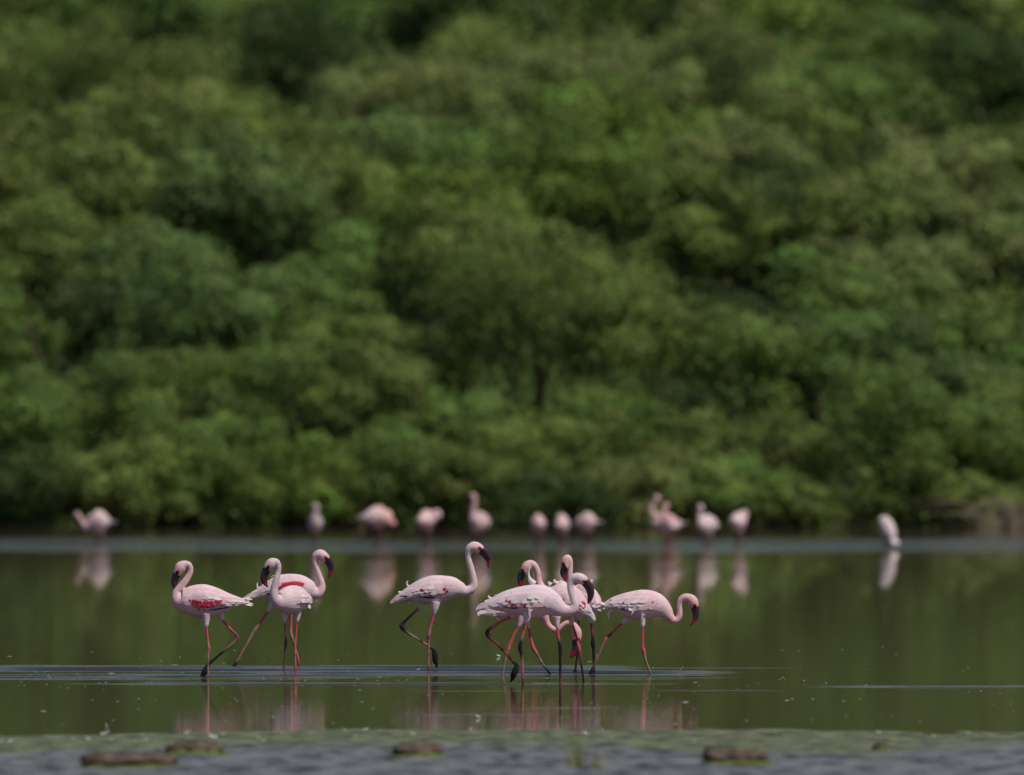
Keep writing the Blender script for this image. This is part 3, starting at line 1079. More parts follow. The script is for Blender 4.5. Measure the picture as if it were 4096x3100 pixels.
        for a, b in zip(bd, bd[1:] + bd[:1]):
            Fw.append((a, b, b + n0, a + n0))
        wing = obj('wing', mesh_np('wing', V, Fw, cg[None] * (1 - 0.8 * np.tile(GR, 2)[:, None]) + np.array([0.78, 0.26, 0.28])[None] * 0.8 * np.tile(GR, 2)[:, None]), M['plumage'], root)
        # contour and covert feathers, overlapping towards the tail
        fl = spec.get('fl', 0.062) * (1.25 if far else 1)
        nr, nc = (3, 9) if not far else (3, 5)
        for jr in range(nr):
            for ic in range(nc):
                t = t0 + (t1 - t0) * (ic + 0.5 * (jr % 2) + rr.uniform(-.08, .08) + 0.3) / nc
                k = lo_k + 0.30 + (hi_k - lo_k - 0.36) * (0.55 if not far else 1.0) * (jr + rr.uniform(-.06, .06)) / (nr - 1)
                h = hit_side(min(t, t1), k, s)
                if any(math.hypot((t - a - .25) * .75, k - b) < 0.26 for a, b in redtk) and len(redtk) > 12:
                    continue
                if h is None:
                    continue
                pos, n, tv, up, l = h
                ax = -tv - up * (0.22 + 0.08 * rr.random())
                ax = norm(ax - (ax * n).sum() * n) + n * 0.004
                kind = 'P' if rr.random() < spec.get('pinkf', 0.18) else 'W'
                place_feather('covert_feather', kind, pos + n * (shell(t, k) - 0.0008), ax, n, fl * rr.uniform(1.0, 1.35), fl * 0.50, wing, 0.10)
        for (x, y, ln, wd) in red:
            t, k = to_tk(x, y)
            h = hit_side(t, k, s)
            if h is None:
                continue
            pos, n, tv, up, l = h
            ax = -tv * 0.8 - up * (0.5 + .3 * rr.random()) + n * 0.03
            ax = norm(ax - (ax * n).sum() * n) + n * 0.02
            place_feather('covert_feather', 'R', pos + n * (shell(t, k) + 0.0016) - ax * ln * mpp * .5, ax, n, ln * mpp * 1.0, wd * mpp * 0.98, wing, 0.35)
        for (x, y, x2, y2, wd) in black:
            t, k = to_tk(x, y)
            h = hit_side(t, k, s)
            t2, k2 = to_tk(x2, y2)
            h2 = hit_side(t2, k2, s)
            if h is None or h2 is None:
                continue
            ax = h2[0] - h[0]
            place_feather('flight_feather', 'K', h[0] + h[1] * 0.010, ax, norm(h[1] + h2[1]), float(np.linalg.norm(ax)) * 1.1, wd * mpp, wing, 0.4)
    # loose tail feathers and stray plumes
    for (x, y, x2, y2, wd, kind) in spec.get('tail', []):
        a = P3(x, y, rr.uniform(-.03, .03) + spec['spine'][0][3] if len(spec['spine'][0]) > 3 else rr.uniform(-.03, .03)) - base_xy
        b = P3(x2, y2, rr.uniform(-.03, .03) + spec['spine'][0][3] if len(spec['spine'][0]) > 3 else rr.uniform(-.03, .03)) - base_xy
        place_feather('tail_feather', kind, a, b - a, np.array([0.05, -0.75, 0.6]), float(np.linalg.norm(b - a)), wd * mpp, root)
    for pl in spec.get('plumes', []):
        dyp = pl[0]
        C_, _ = catmull(np.array([(*(P3(x, y, dyp) - base_xy), w_ * mpp) for x, y, w_ in pl[1]]), 6)
        V, F_, *_ = tube(C_[:, :3], np.maximum(C_[:, 3], 0.0008), 8, np.full(len(C_), 0.5))
        obj('plume', mesh_np('plume', V, F_), M['f_white'], root)
    return root


T1 = (620, 2150, 2.7895)
T2 = (1520, 2120, 2.790)
T3 = (1900, 2180, 2.887)
T4 = (2340, 2300, 3.986)
GF = 'flamingos wading in the near water'


def row(xs_, ys_, ln, wd):
    return [(x, y, ln, wd) for x, y in zip(xs_, ys_)]


BIRDS = []
# 1: left-most, head drawn back over the chest, vivid red band
BIRDS.append(dict(T=T1, d=124.66, heading=180, nb=9, label='pale pink flamingo facing left with vivid red wing band and neck folded back', group=GF, tint=(0.83, 0.597, 0.626), neck_tint=(0.80, 0.530, 0.539),
    spine=[(1000, 705, 14), (940, 705, 40), (860, 710, 78), (760, 715, 126), (650, 712, 166), (540, 708, 188), (430, 705, 174), (335, 705, 142), (272, 695, 104), (243, 620, 53), (282, 555, 44), (340, 482, 38), (388, 400, 32), (397, 352, 31), (378, 308, 34), (335, 300, 45), (290, 328, 63), (258, 380, 55), (243, 415, 42)],
    bill=[(243, 405, 47), (224, 452, 43), (217, 500, 38), (230, 548, 32), (256, 582, 19), (284, 608, 4)], eye=(262, 370), bill_red=0.95,
    legs=[dict(dy=-0.05, p=[(570, 850, 85, 'W'), (572, 925, 42, 'W'), (572, 985, 30, 'W'), (575, 1000, 18, 'P'), (583, 1090, 17, 'P'), (594, 1190, 18, 'T'), (600, 1235, 25, 'R'), (593, 1275, 19, 'T'), (593, 1400, 14, 'G'), (590, 1555, 15, 'G')]),
          dict(dy=0.06, p=[(720, 840, 70, 'W'), (745, 905, 34, 'W'), (758, 930, 18, 'P'), (830, 1010, 17, 'P'), (900, 1085, 20, 'M'), (918, 1120, 29, 'M'), (890, 1165, 23, 'G'), (840, 1210, 17, 'G'), (740, 1290, 17, 'K'), (650, 1370, 18, 'K'), (605, 1405, 24, 'K'), (580, 1450, 34, 'K'), (552, 1500, 42, 'K'), (530, 1548, 30, 'K')], wade=True)],
    red=row(np.linspace(362, 735, 13), [700, 703, 708, 712, 716, 719, 722, 723, 722, 718, 712, 705, 700], 36, 30) + row(np.linspace(385, 720, 11), [728, 735, 742, 747, 751, 754, 755, 752, 746, 738, 728], 36, 30) + row(np.linspace(470, 650, 6), [762, 766, 770, 772, 770, 765], 30, 28) + [(500, 800, 40, 16), (550, 805, 40, 14)],
    black=[(640, 800, 790, 778, 16), (700, 795, 850, 760, 16), (770, 780, 890, 735, 16), (600, 805, 720, 795, 12)],
    tail=[(930, 690, 1090, 690, 34, 'P'), (930, 710, 1100, 745, 34, 'P'), (920, 700, 1060, 670, 30, 'W'), (930, 720, 1090, 765, 26, 'W'), (900, 690, 1040, 700, 40, 'W')]))
# 2: facing the viewer
BIRDS.append(dict(T=T1, d=127.46, heading=241, nb=6, head_heading=180, head_dy=-0.18, label='greyish white flamingo walking towards the viewer, round breast in front', group=GF, tint=(0.78, 0.617, 0.641), neck_tint=(0.70, 0.541, 0.570),
    spine=[(1715, 715, 25, 0.26), (1665, 700, 95, 0.18), (1590, 692, 148, 0.07), (1515, 694, 160, -0.04), (1440, 705, 132, -0.12), (1372, 705, 86, -0.17), (1335, 650, 52, -0.19, 225), (1336, 560, 43, -0.19, 190), (1357, 470, 37, -0.19, 180), (1376, 385, 32, -0.18, 180), (1380, 325, 34, -0.18, 180), (1355, 280, 46, -0.18, 180), (1308, 288, 63, -0.18, 180), (1272, 325, 56, -0.18, 180), (1252, 352, 45, -0.18, 180)],
    bill=[(1252, 352, 46), (1228, 402, 44), (1218, 452, 38), (1232, 503, 27), (1253, 535, 13), (1266, 551, 4)], eye=(1278, 312), bill_red=0.62,
    legs=[dict(dy=-0.02, p=[(1450, 810, 60, 'W'), (1448, 880, 34, 'W'), (1448, 938, 22, 'W'), (1450, 955, 13, 'P'), (1456, 1060, 13, 'M'), (1463, 1140, 19, 'K'), (1458, 1210, 19, 'K'), (1452, 1300, 14, 'M'), (1440, 1400, 13, 'M'), (1435, 1480, 13, 'M')]),
          dict(dy=0.05, p=[(1598, 810, 60, 'W'), (1593, 880, 34, 'W'), (1585, 935, 22, 'W'), (1581, 950, 13, 'P'), (1574, 1080, 13, 'R'), (1560, 1190, 20, 'R'), (1562, 1300, 14, 'T'), (1565, 1400, 13, 'R'), (1565, 1482, 13, 'R')])],
    wing=(-0.3, 0.7), wing_t=(0.7, 3.6), pinkf=0.1,
    tail=[(1690, 650, 1745, 690, 40, 'W'), (1690, 740, 1730, 800, 40, 'W')]))
# 3: behind, facing right, tall neck
BIRDS.append(dict(T=T1, d=129.56, heading=0, nb=9, label='pink flamingo with raised neck facing right, partly hidden behind a front-facing one', group=GF, tint=(0.83, 0.608, 0.631), neck_tint=(0.82, 0.550, 0.530),
    spine=[(1048, 655, 12), (1090, 640, 36), (1170, 620, 62), (1270, 592, 106), (1390, 572, 152), (1510, 572, 168), (1620, 577, 160), (1705, 592, 126), (1768, 618, 84), (1818, 622, 60), (1854, 575, 47), (1860, 520, 39), (1832, 425, 33), (1797, 330, 31), (1783, 262, 33), (1798, 208, 48), (1845, 192, 60), (1890, 222, 56), (1918, 250, 45)],
    bill=[(1918, 240, 46), (1952, 290, 43), (1962, 345, 34), (1954, 395, 24), (1941, 430, 14), (1932, 452, 4)], eye=(1900, 215), bill_red=0.5,
    legs=[dict(dy=0.05, p=[(1310, 720, 70, 'W'), (1285, 780, 36, 'W'), (1262, 820, 22, 'W'), (1252, 838, 18, 'P'), (1180, 940, 16, 'P'), (1118, 1032, 25, 'G'), (1085, 1082, 20, 'T'), (985, 1260, 15, 'T'), (930, 1360, 16, 'G'), (905, 1400, 22, 'K'), (882, 1436, 24, 'K')]),
          dict(dy=-0.05, p=[(1525, 740, 70, 'W'), (1522, 820, 30, 'W'), (1520, 862, 18, 'P'), (1520, 960, 17, 'P'), (1515, 1065, 23, 'T'), (1538, 1135, 18, 'T'), (1562, 1230, 16, 'R'), (1592, 1330, 15, 'R'), (1612, 1440, 16, 'M')])],
    red=row(np.linspace(1375, 1645, 12), [565, 556, 547, 539, 533, 528, 524, 520, 518, 518, 522, 528], 36, 28) + row(np.linspace(1440, 1650, 9), [520, 514, 509, 506, 503, 502, 504, 508, 515], 32, 26),
    black=[(1300, 630, 1190, 603, 18), (1340, 640, 1240, 618, 16)],
    tail=[(1110, 640, 1035, 668, 30, 'W'), (1130, 620, 1050, 640, 26, 'P'), (1150, 645, 1120, 662, 20, 'P'), (1180, 640, 1150, 655, 24, 'P')],
    plumes=[(0, [(1150, 570, 14), (1138, 530, 8), (1145, 500, 2)]), (-.05, [(1400, 420, 14), (1330, 425, 7), (1290, 440, 2)]), (0, [(1215, 660, 14), (1212, 690, 8), (1214, 712, 2)])]))
# 4: walking right, one foot lifted
BIRDS.append(dict(T=T2, d=128.05, heading=0, nb=9, label='white-necked flamingo striding right alone with one dark foot lifted clear of the water', group=GF, tint=(0.82, 0.626, 0.651), neck_tint=(0.80, 0.608, 0.600),
    spine=[(150, 780, 8), (215, 752, 38), (295, 724, 70), (385, 700, 106), (485, 680, 140), (595, 668, 162), (705, 655, 150), (800, 648, 128), (885, 665, 94), (955, 683, 62), (1025, 655, 50), (1050, 600, 42), (1044, 540, 37), (1024, 450, 34), (995, 350, 33), (984, 280, 34), (1000, 215, 50), (1050, 188, 60), (1100, 206, 57), (1128, 230, 47)],
    bill=[(1128, 222, 50), (1172, 260, 47), (1202, 308, 37), (1210, 350, 26), (1209, 388, 15), (1208, 423, 4)], eye=(1108, 193), bill_red=0.55,
    legs=[dict(dy=-0.05, p=[(620, 800, 90, 'W'), (610, 870, 48, 'W'), (602, 928, 26, 'W'), (598, 945, 19, 'P'), (575, 1040, 17, 'P'), (553, 1130, 18, 'T'), (545, 1190, 26, 'M'), (542, 1255, 18, 'G'), (540, 1400, 15, 'G'), (540, 1500, 15, 'R'), (540, 1558, 16, 'M')]),
          dict(dy=0.05, wade=False, p=[(500, 780, 70, 'W'), (440, 855, 32, 'W'), (420, 880, 19, 'P'), (340, 960, 17, 'M'), (268, 1030, 22, 'M'), (240, 1075, 29, 'K'), (268, 1115, 25, 'K'), (350, 1175, 17, 'G'), (440, 1230, 16, 'G'), (520, 1285, 16, 'R'), (575, 1318, 18, 'K'), (602, 1345, 26, 'K'), (614, 1395, 40, 'K'), (617, 1455, 36, 'K'), (632, 1500, 24, 'K'), (626, 1545, 4, 'K')])],
    red=[(715, 660, 44, 30), (738, 685, 44, 30), (782, 668, 44, 26), (800, 650, 44, 26), (825, 635, 40, 26), (808, 676, 40, 24), (455, 672, 46, 30), (498, 700, 46, 30), (566, 722, 48, 32), (470, 690, 40, 22)],
    black=[(520, 745, 420, 735, 20), (570, 750, 470, 742, 20), (610, 752, 530, 748, 18), (320, 735, 230, 738, 22)], pinkf=0.22,
    tail=[(240, 745, 140, 788, 26, 'W'), (250, 760, 175, 800, 24, 'W'), (260, 720, 170, 742, 30, 'W'), (280, 700, 200, 690, 26, 'W')],
    plumes=[(0, [(335, 640, 16), (302, 612, 10), (300, 582, 7), (316, 566, 3)]), (0, [(330, 800, 14), (325, 820, 8), (334, 836, 2)]), (0.02, [(205, 780, 10), (185, 800, 6), (180, 822, 2)])]))
# A: large front bird of the cluster
BIRDS.append(dict(T=T3, d=121.36, heading=0, nb=11, label='whitest flamingo at the front of the crowded group, facing right with dark bill lowered', group=GF, tint=(0.83, 0.664, 0.697), neck_tint=(0.78, 0.636, 0.661),
    spine=[(70, 698, 10), (130, 690, 38), (210, 678, 74), (310, 662, 112), (430, 650, 146), (560, 646, 174), (690, 648, 194), (800, 654, 180), (888, 682, 142), (968, 730, 104), (1040, 758, 70), (1108, 757, 58), (1150, 712, 52), (1145, 650, 46), (1120, 575, 40), (1100, 500, 37), (1106, 432, 40), (1140, 385, 52), (1190, 380, 60), (1238, 400, 62), (1272, 430, 50)],
    bill=[(1272, 425, 52), (1315, 482, 50), (1334, 545, 43), (1330, 610, 30), (1313, 655, 16), (1302, 683, 4)], eye=(1257, 410), bill_red=0.97,
    legs=[dict(dy=0.05, wade=False, p=[(480, 770, 80, 'W'), (435, 815, 34, 'W'), (400, 838, 20, 'P'), (300, 885, 19, 'R'), (205, 948, 22, 'R'), (145, 995, 25, 'K'), (148, 1040, 31, 'K'), (180, 1075, 25, 'M'), (250, 1140, 18, 'M'), (320, 1210, 17, 'K'), (380, 1280, 18, 'R'), (440, 1350, 20, 'K'), (480, 1385, 30, 'K'), (472, 1440, 44, 'K'), (445, 1500, 42, 'K'), (430, 1550, 24, 'K'), (402, 1590, 4, 'K')]),
          dict(dy=-0.06, p=[(610, 780, 100, 'W'), (595, 860, 46, 'W'), (583, 892, 30, 'W'), (580, 905, 22, 'R'), (565, 980, 21, 'R'), (545, 1060, 20, 'G'), (530, 1120, 24, 'K'), (520, 1190, 29, 'K'), (535, 1260, 22, 'K'), (545, 1350, 18, 'G'), (548, 1450, 17, 'R'), (552, 1612, 17, 'K')])],
    red=[(398, 655, 54, 34), (430, 690, 44, 26), (480, 708, 40, 26), (590, 690, 56, 40), (615, 672, 44, 30), (575, 708, 44, 26), (663, 628, 40, 26), (745, 605, 40, 22), (370, 640, 44, 26)],
    black=[(430, 722, 330, 705, 14), (500, 730, 400, 720, 14)], pinkf=0.16, fl=0.07,
    tail=[(160, 680, 58, 708, 30, 'W'), (170, 665, 70, 680, 30, 'W'), (190, 640, 110, 650, 34, 'W'), (170, 700, 90, 715, 26, 'W')],
    plumes=[(0, [(205, 640, 26), (160, 605, 14), (158, 578, 3)]), (0, [(300, 590, 18), (250, 590, 10), (228, 572, 2)]), (0.02, [(690, 450, 34), (645, 415, 30), (622, 360, 14), (622, 300, 7), (634, 250, 2)]), (-0.09, [(640, 740, 30), (625, 790, 18), (635, 850, 4)])]))
# B: feeding with head upside down, mostly hidden
BIRDS.append(dict(T=T3, d=125.7, heading=0, nb=9, label='rosy flamingo bending its head upside down to feed beneath the crowded group', group=GF, tint=(0.83, 0.530, 0.539), neck_tint=(0.82, 0.436, 0.418),
    spine=[(72, 778, 8), (120, 768, 26), (200, 766, 44), (290, 765, 76), (390, 745, 108), (500, 730, 130), (610, 730, 135), (710, 745, 118), (778, 790, 80), (815, 862, 44), (850, 930, 36), (905, 973, 34), (960, 972, 31), (1005, 932, 30), (1055, 902, 29), (1108, 903, 32), (1145, 940, 44), (1168, 995, 60), (1176, 1052, 57), (1170, 1105, 50)],
    bill=[(1172, 1098, 54), (1166, 1160, 45), (1154, 1220, 40), (1126, 1264, 28), (1108, 1284, 15), (1090, 1300, 4)], eye=(1205, 1085), bill_red=0.45, wing_t=(1.2, 6.4),
    legs=[dict(dy=-0.04, p=[(535, 800, 80, 'W'), (520, 880, 42, 'W'), (505, 935, 28, 'W'), (498, 950, 20, 'P'), (450, 1040, 19, 'R'), (402, 1150, 24, 'R'), (386, 1200, 26, 'T'), (360, 1280, 17, 'G'), (335, 1400, 16, 'G'), (318, 1498, 18, 'G')]),
          dict(dy=0.05, p=[(590, 800, 80, 'W'), (608, 900, 36, 'W'), (618, 950, 24, 'W'), (622, 968, 18, 'P'), (645, 1080, 19, 'P'), (672, 1190, 27, 'R'), (692, 1222, 27, 'R'), (722, 1272, 18, 'G'), (780, 1370, 16, 'G'), (830, 1440, 16, 'K'), (870, 1500, 18, 'K')])],
    tail=[(150, 765, 62, 775, 26, 'P'), (150, 770, 70, 800, 24, 'P'), (160, 760, 90, 745, 24, 'P'), (180, 775, 110, 790, 24, 'P')], pinkf=0.6,
    plumes=[(0, [(270, 790, 26), (252, 830, 14), (268, 868, 8), (290, 880, 2)])]))
# C: head turned left above the group
BIRDS.append(dict(T=T3, d=122.25, heading=180, nb=8, label='ruffled pink flamingo in the crowded group facing left, arched neck above another back', group=GF, tint=(0.83, 0.597, 0.621), neck_tint=(0.80, 0.522, 0.509),
    spine=[(1352, 806, 14), (1315, 772, 52), (1252, 735, 98), (1172, 690, 152), (1080, 652, 196), (980, 628, 202), (890, 600, 162), (820, 560, 102), (770, 500, 60), (738, 430, 42), (729, 360, 37), (718, 298, 37), (690, 245, 40), (648, 222, 50), (605, 248, 63), (575, 295, 56), (557, 330, 46)],
    bill=[(555, 315, 46), (534, 358, 43), (525, 402, 38), (530, 440, 29), (540, 475, 15), (548, 500, 4)], eye=(541, 272), bill_red=0.5, head_dy=0.0,
    legs=[dict(dy=-0.08, p=[(945, 820, 80, 'W'), (942, 890, 42, 'W'), (946, 938, 28, 'W'), (949, 952, 20, 'P'), (962, 1060, 19, 'P'), (975, 1130, 22, 'K'), (985, 1200, 27, 'K'), (985, 1300, 20, 'K'), (985, 1450, 18, 'K'), (985, 1600, 17, 'M')]),
          dict(dy=0.08, p=[(1108, 820, 70, 'W'), (1115, 880, 36, 'W'), (1123, 915, 24, 'W'), (1127, 928, 18, 'P'), (1155, 1010, 17, 'M'), (1185, 1110, 20, 'R'), (1200, 1190, 25, 'R'), (1212, 1270, 18, 'M'), (1235, 1420, 15, 'K'), (1252, 1552, 15, 'K')])],
    red=[(1215, 655, 46, 26), (1235, 665, 46, 24), (1222, 685, 46, 26), (1248, 690, 46, 24), (1215, 715, 46, 24), (1240, 715, 44, 24), (1225, 745, 46, 24), (1190, 740, 36, 20), (1215, 770, 40, 20), (1020, 632, 40, 24), (1005, 660, 36, 18)],
    black=[(1290, 760, 1345, 800, 20), (1280, 775, 1335, 812, 18)], pinkf=0.3,
    tail=[(1300, 770, 1350, 820, 30, 'W'), (1290, 790, 1345, 790, 30, 'W')],
    plumes=[(0, [(960, 450, 30), (915, 418, 16), (925, 392, 3)]), (0, [(1030, 452, 30), (985, 425, 16), (1000, 408, 3)]), (0, [(880, 460, 30), (850, 440, 14), (862, 418, 3)]), (.02, [(1070, 480, 26), (1030, 445, 14), (1050, 430, 3)])]))
# D: rear of the cluster
BIRDS.append(dict(T=T3, d=126.5, heading=122, nb=6, head_heading=180, head_dy=0.19, label='flamingo at the rear of the crowded group, upright neck and red-sided bill turned down', group=GF, tint=(0.84, 0.626, 0.641), neck_tint=(0.82, 0.541, 0.530),
    spine=[(1425, 735, 22, -0.14), (1390, 690, 84, -0.08), (1332, 640, 142, -0.02), (1262, 612, 165, 0.06), (1190, 590, 140, 0.14), (1132, 560, 86, 0.18), (1106, 490, 50, 0.19, 150), (1096, 410, 37, 0.19, 180), (1096, 330, 34, 0.19, 180), (1098, 262, 34, 0.19, 180), (1092, 195, 40, 0.19, 180), (1068, 162, 50, 0.19, 180), (1048, 190, 52, 0.19, 180), (1043, 240, 48, 0.19, 180), (1038, 270, 40, 0.19, 180)],
    bill=[(1036, 258, 42), (1024, 305, 39), (1026, 348, 34), (1038, 385, 22), (1046, 405, 12), (1051, 424, 4)], eye=(1010, 205), bill_red=0.42,
    legs=[dict(dy=-0.05, p=[(1350, 770, 80, 'W'), (1343, 840, 42, 'W'), (1340, 885, 30, 'W'), (1340, 900, 20, 'P'), (1353, 1000, 19, 'M'), (1361, 1075, 22, 'K'), (1362, 1140, 31, 'K'), (1370, 1220, 22, 'K'), (1372, 1350, 18, 'K'), (1375, 1478, 18, 'K')]),
          dict(dy=0.14, p=[(1215, 740, 80, 'W'), (1205, 840, 36, 'W'), (1200, 880, 18, 'P'), (1196, 1000, 16, 'P'), (1192, 1150, 22, 'K'), (1188, 1250, 16, 'K'), (1172, 1340, 14, 'K'), (1163, 1430, 16, 'K'), (1157, 1455, 24, 'K')])],
    wing=(-0.3, 0.7), wing_t=(0.7, 3.6), pinkf=0.15,
    tail=[(1390, 720, 1455, 760, 34, 'P'), (1380, 700, 1450, 720, 34, 'W'), (1310, 700, 1395, 740, 24, 'K'), (1330, 715, 1400, 742, 16, 'W')],
    plumes=[(-.02, [(1330, 440, 24), (1345, 410, 12), (1368, 412, 2)])]))
# E: right-most, head lowered
BIRDS.append(dict(T=T4, d=125.8, heading=0, nb=11, label='pink flamingo striding right with S-curved neck and lowered red-tipped bill', group=GF, tint=(0.83, 0.622, 0.641), neck_tint=(0.82, 0.503, 0.499),
    spine=[(228, 462, 10), (290, 478, 36), (370, 470, 70), (470, 455, 114), (600, 462, 172), (730, 472, 214), (870, 477, 242), (1000, 472, 236), (1108, 482, 212), (1205, 525, 172), (1288, 590, 122), (1345, 662, 82), (1402, 718, 60), (1462, 714, 52), (1505, 655, 46), (1511, 570, 43), (1506, 480, 43), (1527, 402, 52), (1585, 362, 62), (1655, 368, 72), (1712, 408, 82), (1742, 470, 74), (1750, 515, 60)],
    bill=[(1750, 505, 66), (1764, 580, 56), (1764, 655, 46), (1735, 728, 36), (1705, 772, 22), (1670, 804, 5)], eye=(1757, 470), bill_red=0.55,
    legs=[dict(dy=-0.05, p=[(915, 600, 110, 'W'), (918, 730, 50, 'W'), (920, 808, 40, 'W'), (921, 828, 24, 'P'), (920, 950, 23, 'P'), (918, 1080, 25, 'P'), (920, 1150, 32, 'P'), (935, 1210, 38, 'R'), (950, 1290, 26, 'G'), (980, 1400, 23, 'G'), (1020, 1500, 21, 'G'), (1045, 1600, 22, 'M')]),
          dict(dy=0.05, p=[(720, 620, 110, 'W'), (650, 720, 58, 'W'), (605, 762, 36, 'W'), (595, 772, 25, 'P'), (530, 830, 24, 'P'), (440, 920, 26, 'P'), (400, 955, 28, 'K'), (370, 985, 28, 'R'), (328, 1032, 37, 'R'), (300, 1090, 28, 'T'), (250, 1200, 23, 'G'), (195, 1330, 22, 'G'), (150, 1430, 25, 'M'), (112, 1520, 34, 'K'), (88, 1574, 34, 'K')])],
    red=[(615, 450, 60, 40), (700, 482, 60, 24), (735, 528, 50, 20), (1075, 435, 46, 22), (420, 405, 50, 24)],
    black=[(640, 545, 450, 485, 22), (560, 525, 460, 478, 20), (700, 555, 600, 540, 18)], pinkf=0.2,
    tail=[(320, 460, 225, 430, 34, 'P'), (320, 475, 210, 480, 34, 'P'), (330, 490, 215, 512, 30, 'P'), (340, 470, 250, 455, 34, 'W'), (350, 500, 290, 540, 30, 'W')],
    plumes=[(0, [(440, 520, 40), (395, 570, 28), (372, 630, 18), (376, 670, 12), (378, 712, 3)]), (-.08, [(690, 550, 30), (755, 575, 20), (738, 640, 4)]), (-.09, [(930, 620, 40), (905, 670, 20), (900, 710, 4)])]))
for s in BIRDS:
    flamingo(s)

# far flamingos, out of focus; 2212-wide photo pixels
TB = (0, 0, 1 / S22)
GB = 'flamingos resting in the far shallows'


def far_bird(u, v, d, heading, rb, neck, label, tint=(0.80, 0.550, 0.559), ntint=None, bill=None, eye=None, ln=0.34, legs=((-5, 0.03), (6, -0.03)), tilt=0.0, legc='M'):
    rb *= 0.95
    tint = tuple(0.92 * c for c in tint)
    k = d / (PPR / S22)
    ch, sh = math.cos(math.radians(heading)), math.sin(math.radians(heading))
    sp = []
    for a, r in ((-0.62, .14), (-0.50, .42), (-0.30, .78), (-0.08, .98), (0.12, 1.0), (0.28, .82), (0.40, .52)):
        sp.append((u + ch * a * ln / k, v + tilt * a * 20 + (0 if a < .3 else -2), rb * r, sh * a * ln, heading))
    ndy = sh * 0.42 * ln
    for q in neck:
        hh = q[3] if len(q) > 3 else heading
        dyy = q[4] if len(q) > 4 else ndy
        sp.append((q[0], q[1], q[2], dyy, hh))
    wl = HOR / S22 + CAM_H * (PPR / S22) / d              # photo row of the water at that distance
    lg = []
    for dx, dy in legs:
        lg.append(dict(dy=dy, p=[(u + dx, v + rb * .5, 9, 'W'), (u + dx, v + rb * .95, 5, 'W'), (u + dx, v + rb * 1.05, 2.2, legc), (u + dx + .5, (v + rb + wl) / 2, 2.6, legc), (u + dx, wl, 2.0, 'G')]))
    spec = dict(T=TB, d=d, heading=heading, nb=7, label=label, group=GB, tint=tint, neck_tint=ntint or np.array(tint) * 0.92, spine=sp, legs=lg, voxel=0.0075, far=True, wing_t=(0.6, 4.6), legf=1.0, pinkf=0.3)
    if bill:
        spec['bill'] = bill
        spec['eye'] = eye
        spec['head_dy'] = neck[-1][4] if len(neck[-1]) > 4 else ndy
        spec['head_heading'] = neck[-1][3] if len(neck[-1]) > 3 else heading
    flamingo(spec)


def nk(pts, h, dy):
    return [(x, y, r, h, dy) for x, y, r in pts]


far_bird(214, 1127, 231, 165, 27, nk([(190, 1140, 8), (178, 1128, 5.5), (171, 1117, 5), (166, 1111, 6), (168, 1117, 5)], 180, 0.02), 'far flamingo bending its neck low to the left, alone by the dark bank', (0.82, 0.62, 0.57), bill=[(169, 1119, 4.5), (172, 1126, 4), (176, 1131, 1)], eye=(167, 1115), ln=0.24)
far_bird(681, 1130, 228, 268, 21, nk([(681, 1118, 9), (682, 1108, 6), (684, 1100, 6), (682, 1094, 7.5), (677, 1096, 6)], 200, -0.14), 'far greyish flamingo facing the viewer with head drawn in, standing apart', (0.62, 0.52, 0.50), bill=[(675, 1097, 5), (671, 1102, 4), (671, 1107, 1)], eye=(678, 1095))
far_bird(816, 1116, 228, 10, 25, nk([(838, 1124, 10), (846, 1129, 7), (850, 1130, 6), (845, 1134, 6)], 0, 0.0), 'far salmon flamingo with head tucked low at its right side', (0.84, 0.55, 0.49), ntint=(0.80, 0.40, 0.34), ln=0.32)
far_bird(921, 1123, 228, 70, 23, nk([(935, 1112, 8), (944, 1106, 6), (948, 1112, 6), (944, 1119, 7)], 60, 0.0), 'far flamingo with neck folded over its right shoulder, next to the salmon one', (0.82, 0.55, 0.51))
far_bird(1036, 1128, 226.5, 245, 25, nk([(1024, 1122, 11), (1022, 1108, 7), (1024, 1094, 6), (1025, 1082, 6), (1022, 1073, 8), (1018, 1075, 7)], 200, -0.15), 'far flamingo standing tall with neck stretched straight up', (0.74, 0.52, 0.50), bill=[(1017, 1076, 5), (1013, 1082, 4.5), (1013, 1088, 1)], eye=(1019, 1074), legs=((-12, -0.05), (-2, 0.05)))
far_bird(1163, 1132, 229, 95, 21.5, nk([(1160, 1118, 9), (1158, 1114, 6), (1161, 1118, 6)], 100, 0.1), 'far flamingo asleep as a round ball, first of three beside one another', (0.82, 0.52, 0.49))
far_bird(1215, 1133, 229.5, 80, 20.5, nk([(1214, 1119, 9), (1210, 1114, 6), (1206, 1120, 6)], 90, 0.1), 'far flamingo asleep as a round ball, middle of three beside one another', (0.80, 0.54, 0.51))
far_bird(1270, 1128, 230, 150, 23, nk([(1254, 1124, 9), (1248, 1128, 6), (1250, 1134, 6)], 160, 0.05), 'far flamingo preening with its head folded to the left, last of three in a row', (0.82, 0.59, 0.56), ln=0.22)
far_bird(1446, 1134, 226.5, 105, 25, nk([(1437, 1118, 10), (1434, 1107, 6.5), (1435, 1098, 6), (1439, 1093, 7), (1441, 1098, 6)], 170, 0.12), 'far deep pink flamingo standing in front of a long-necked companion', (0.80, 0.45, 0.45), ntint=(0.72, 0.47, 0.43), legs=((-3, -0.03), (2, 0.03)), legc='P', tilt=-.2)
far_bird(1438, 1130, 228.6, 175, 19, nk([(1424, 1118, 9), (1413, 1113, 7), (1407, 1105, 6), (1409, 1093, 6), (1416, 1084, 6), (1419, 1077, 8), (1414, 1076, 7)], 180, 0.02), 'far flamingo with S-shaped neck raised behind a deep pink one', (0.78, 0.55, 0.49), bill=[(1413, 1077, 5), (1409, 1082, 4.5), (1409, 1088, 1)], eye=(1415, 1076))
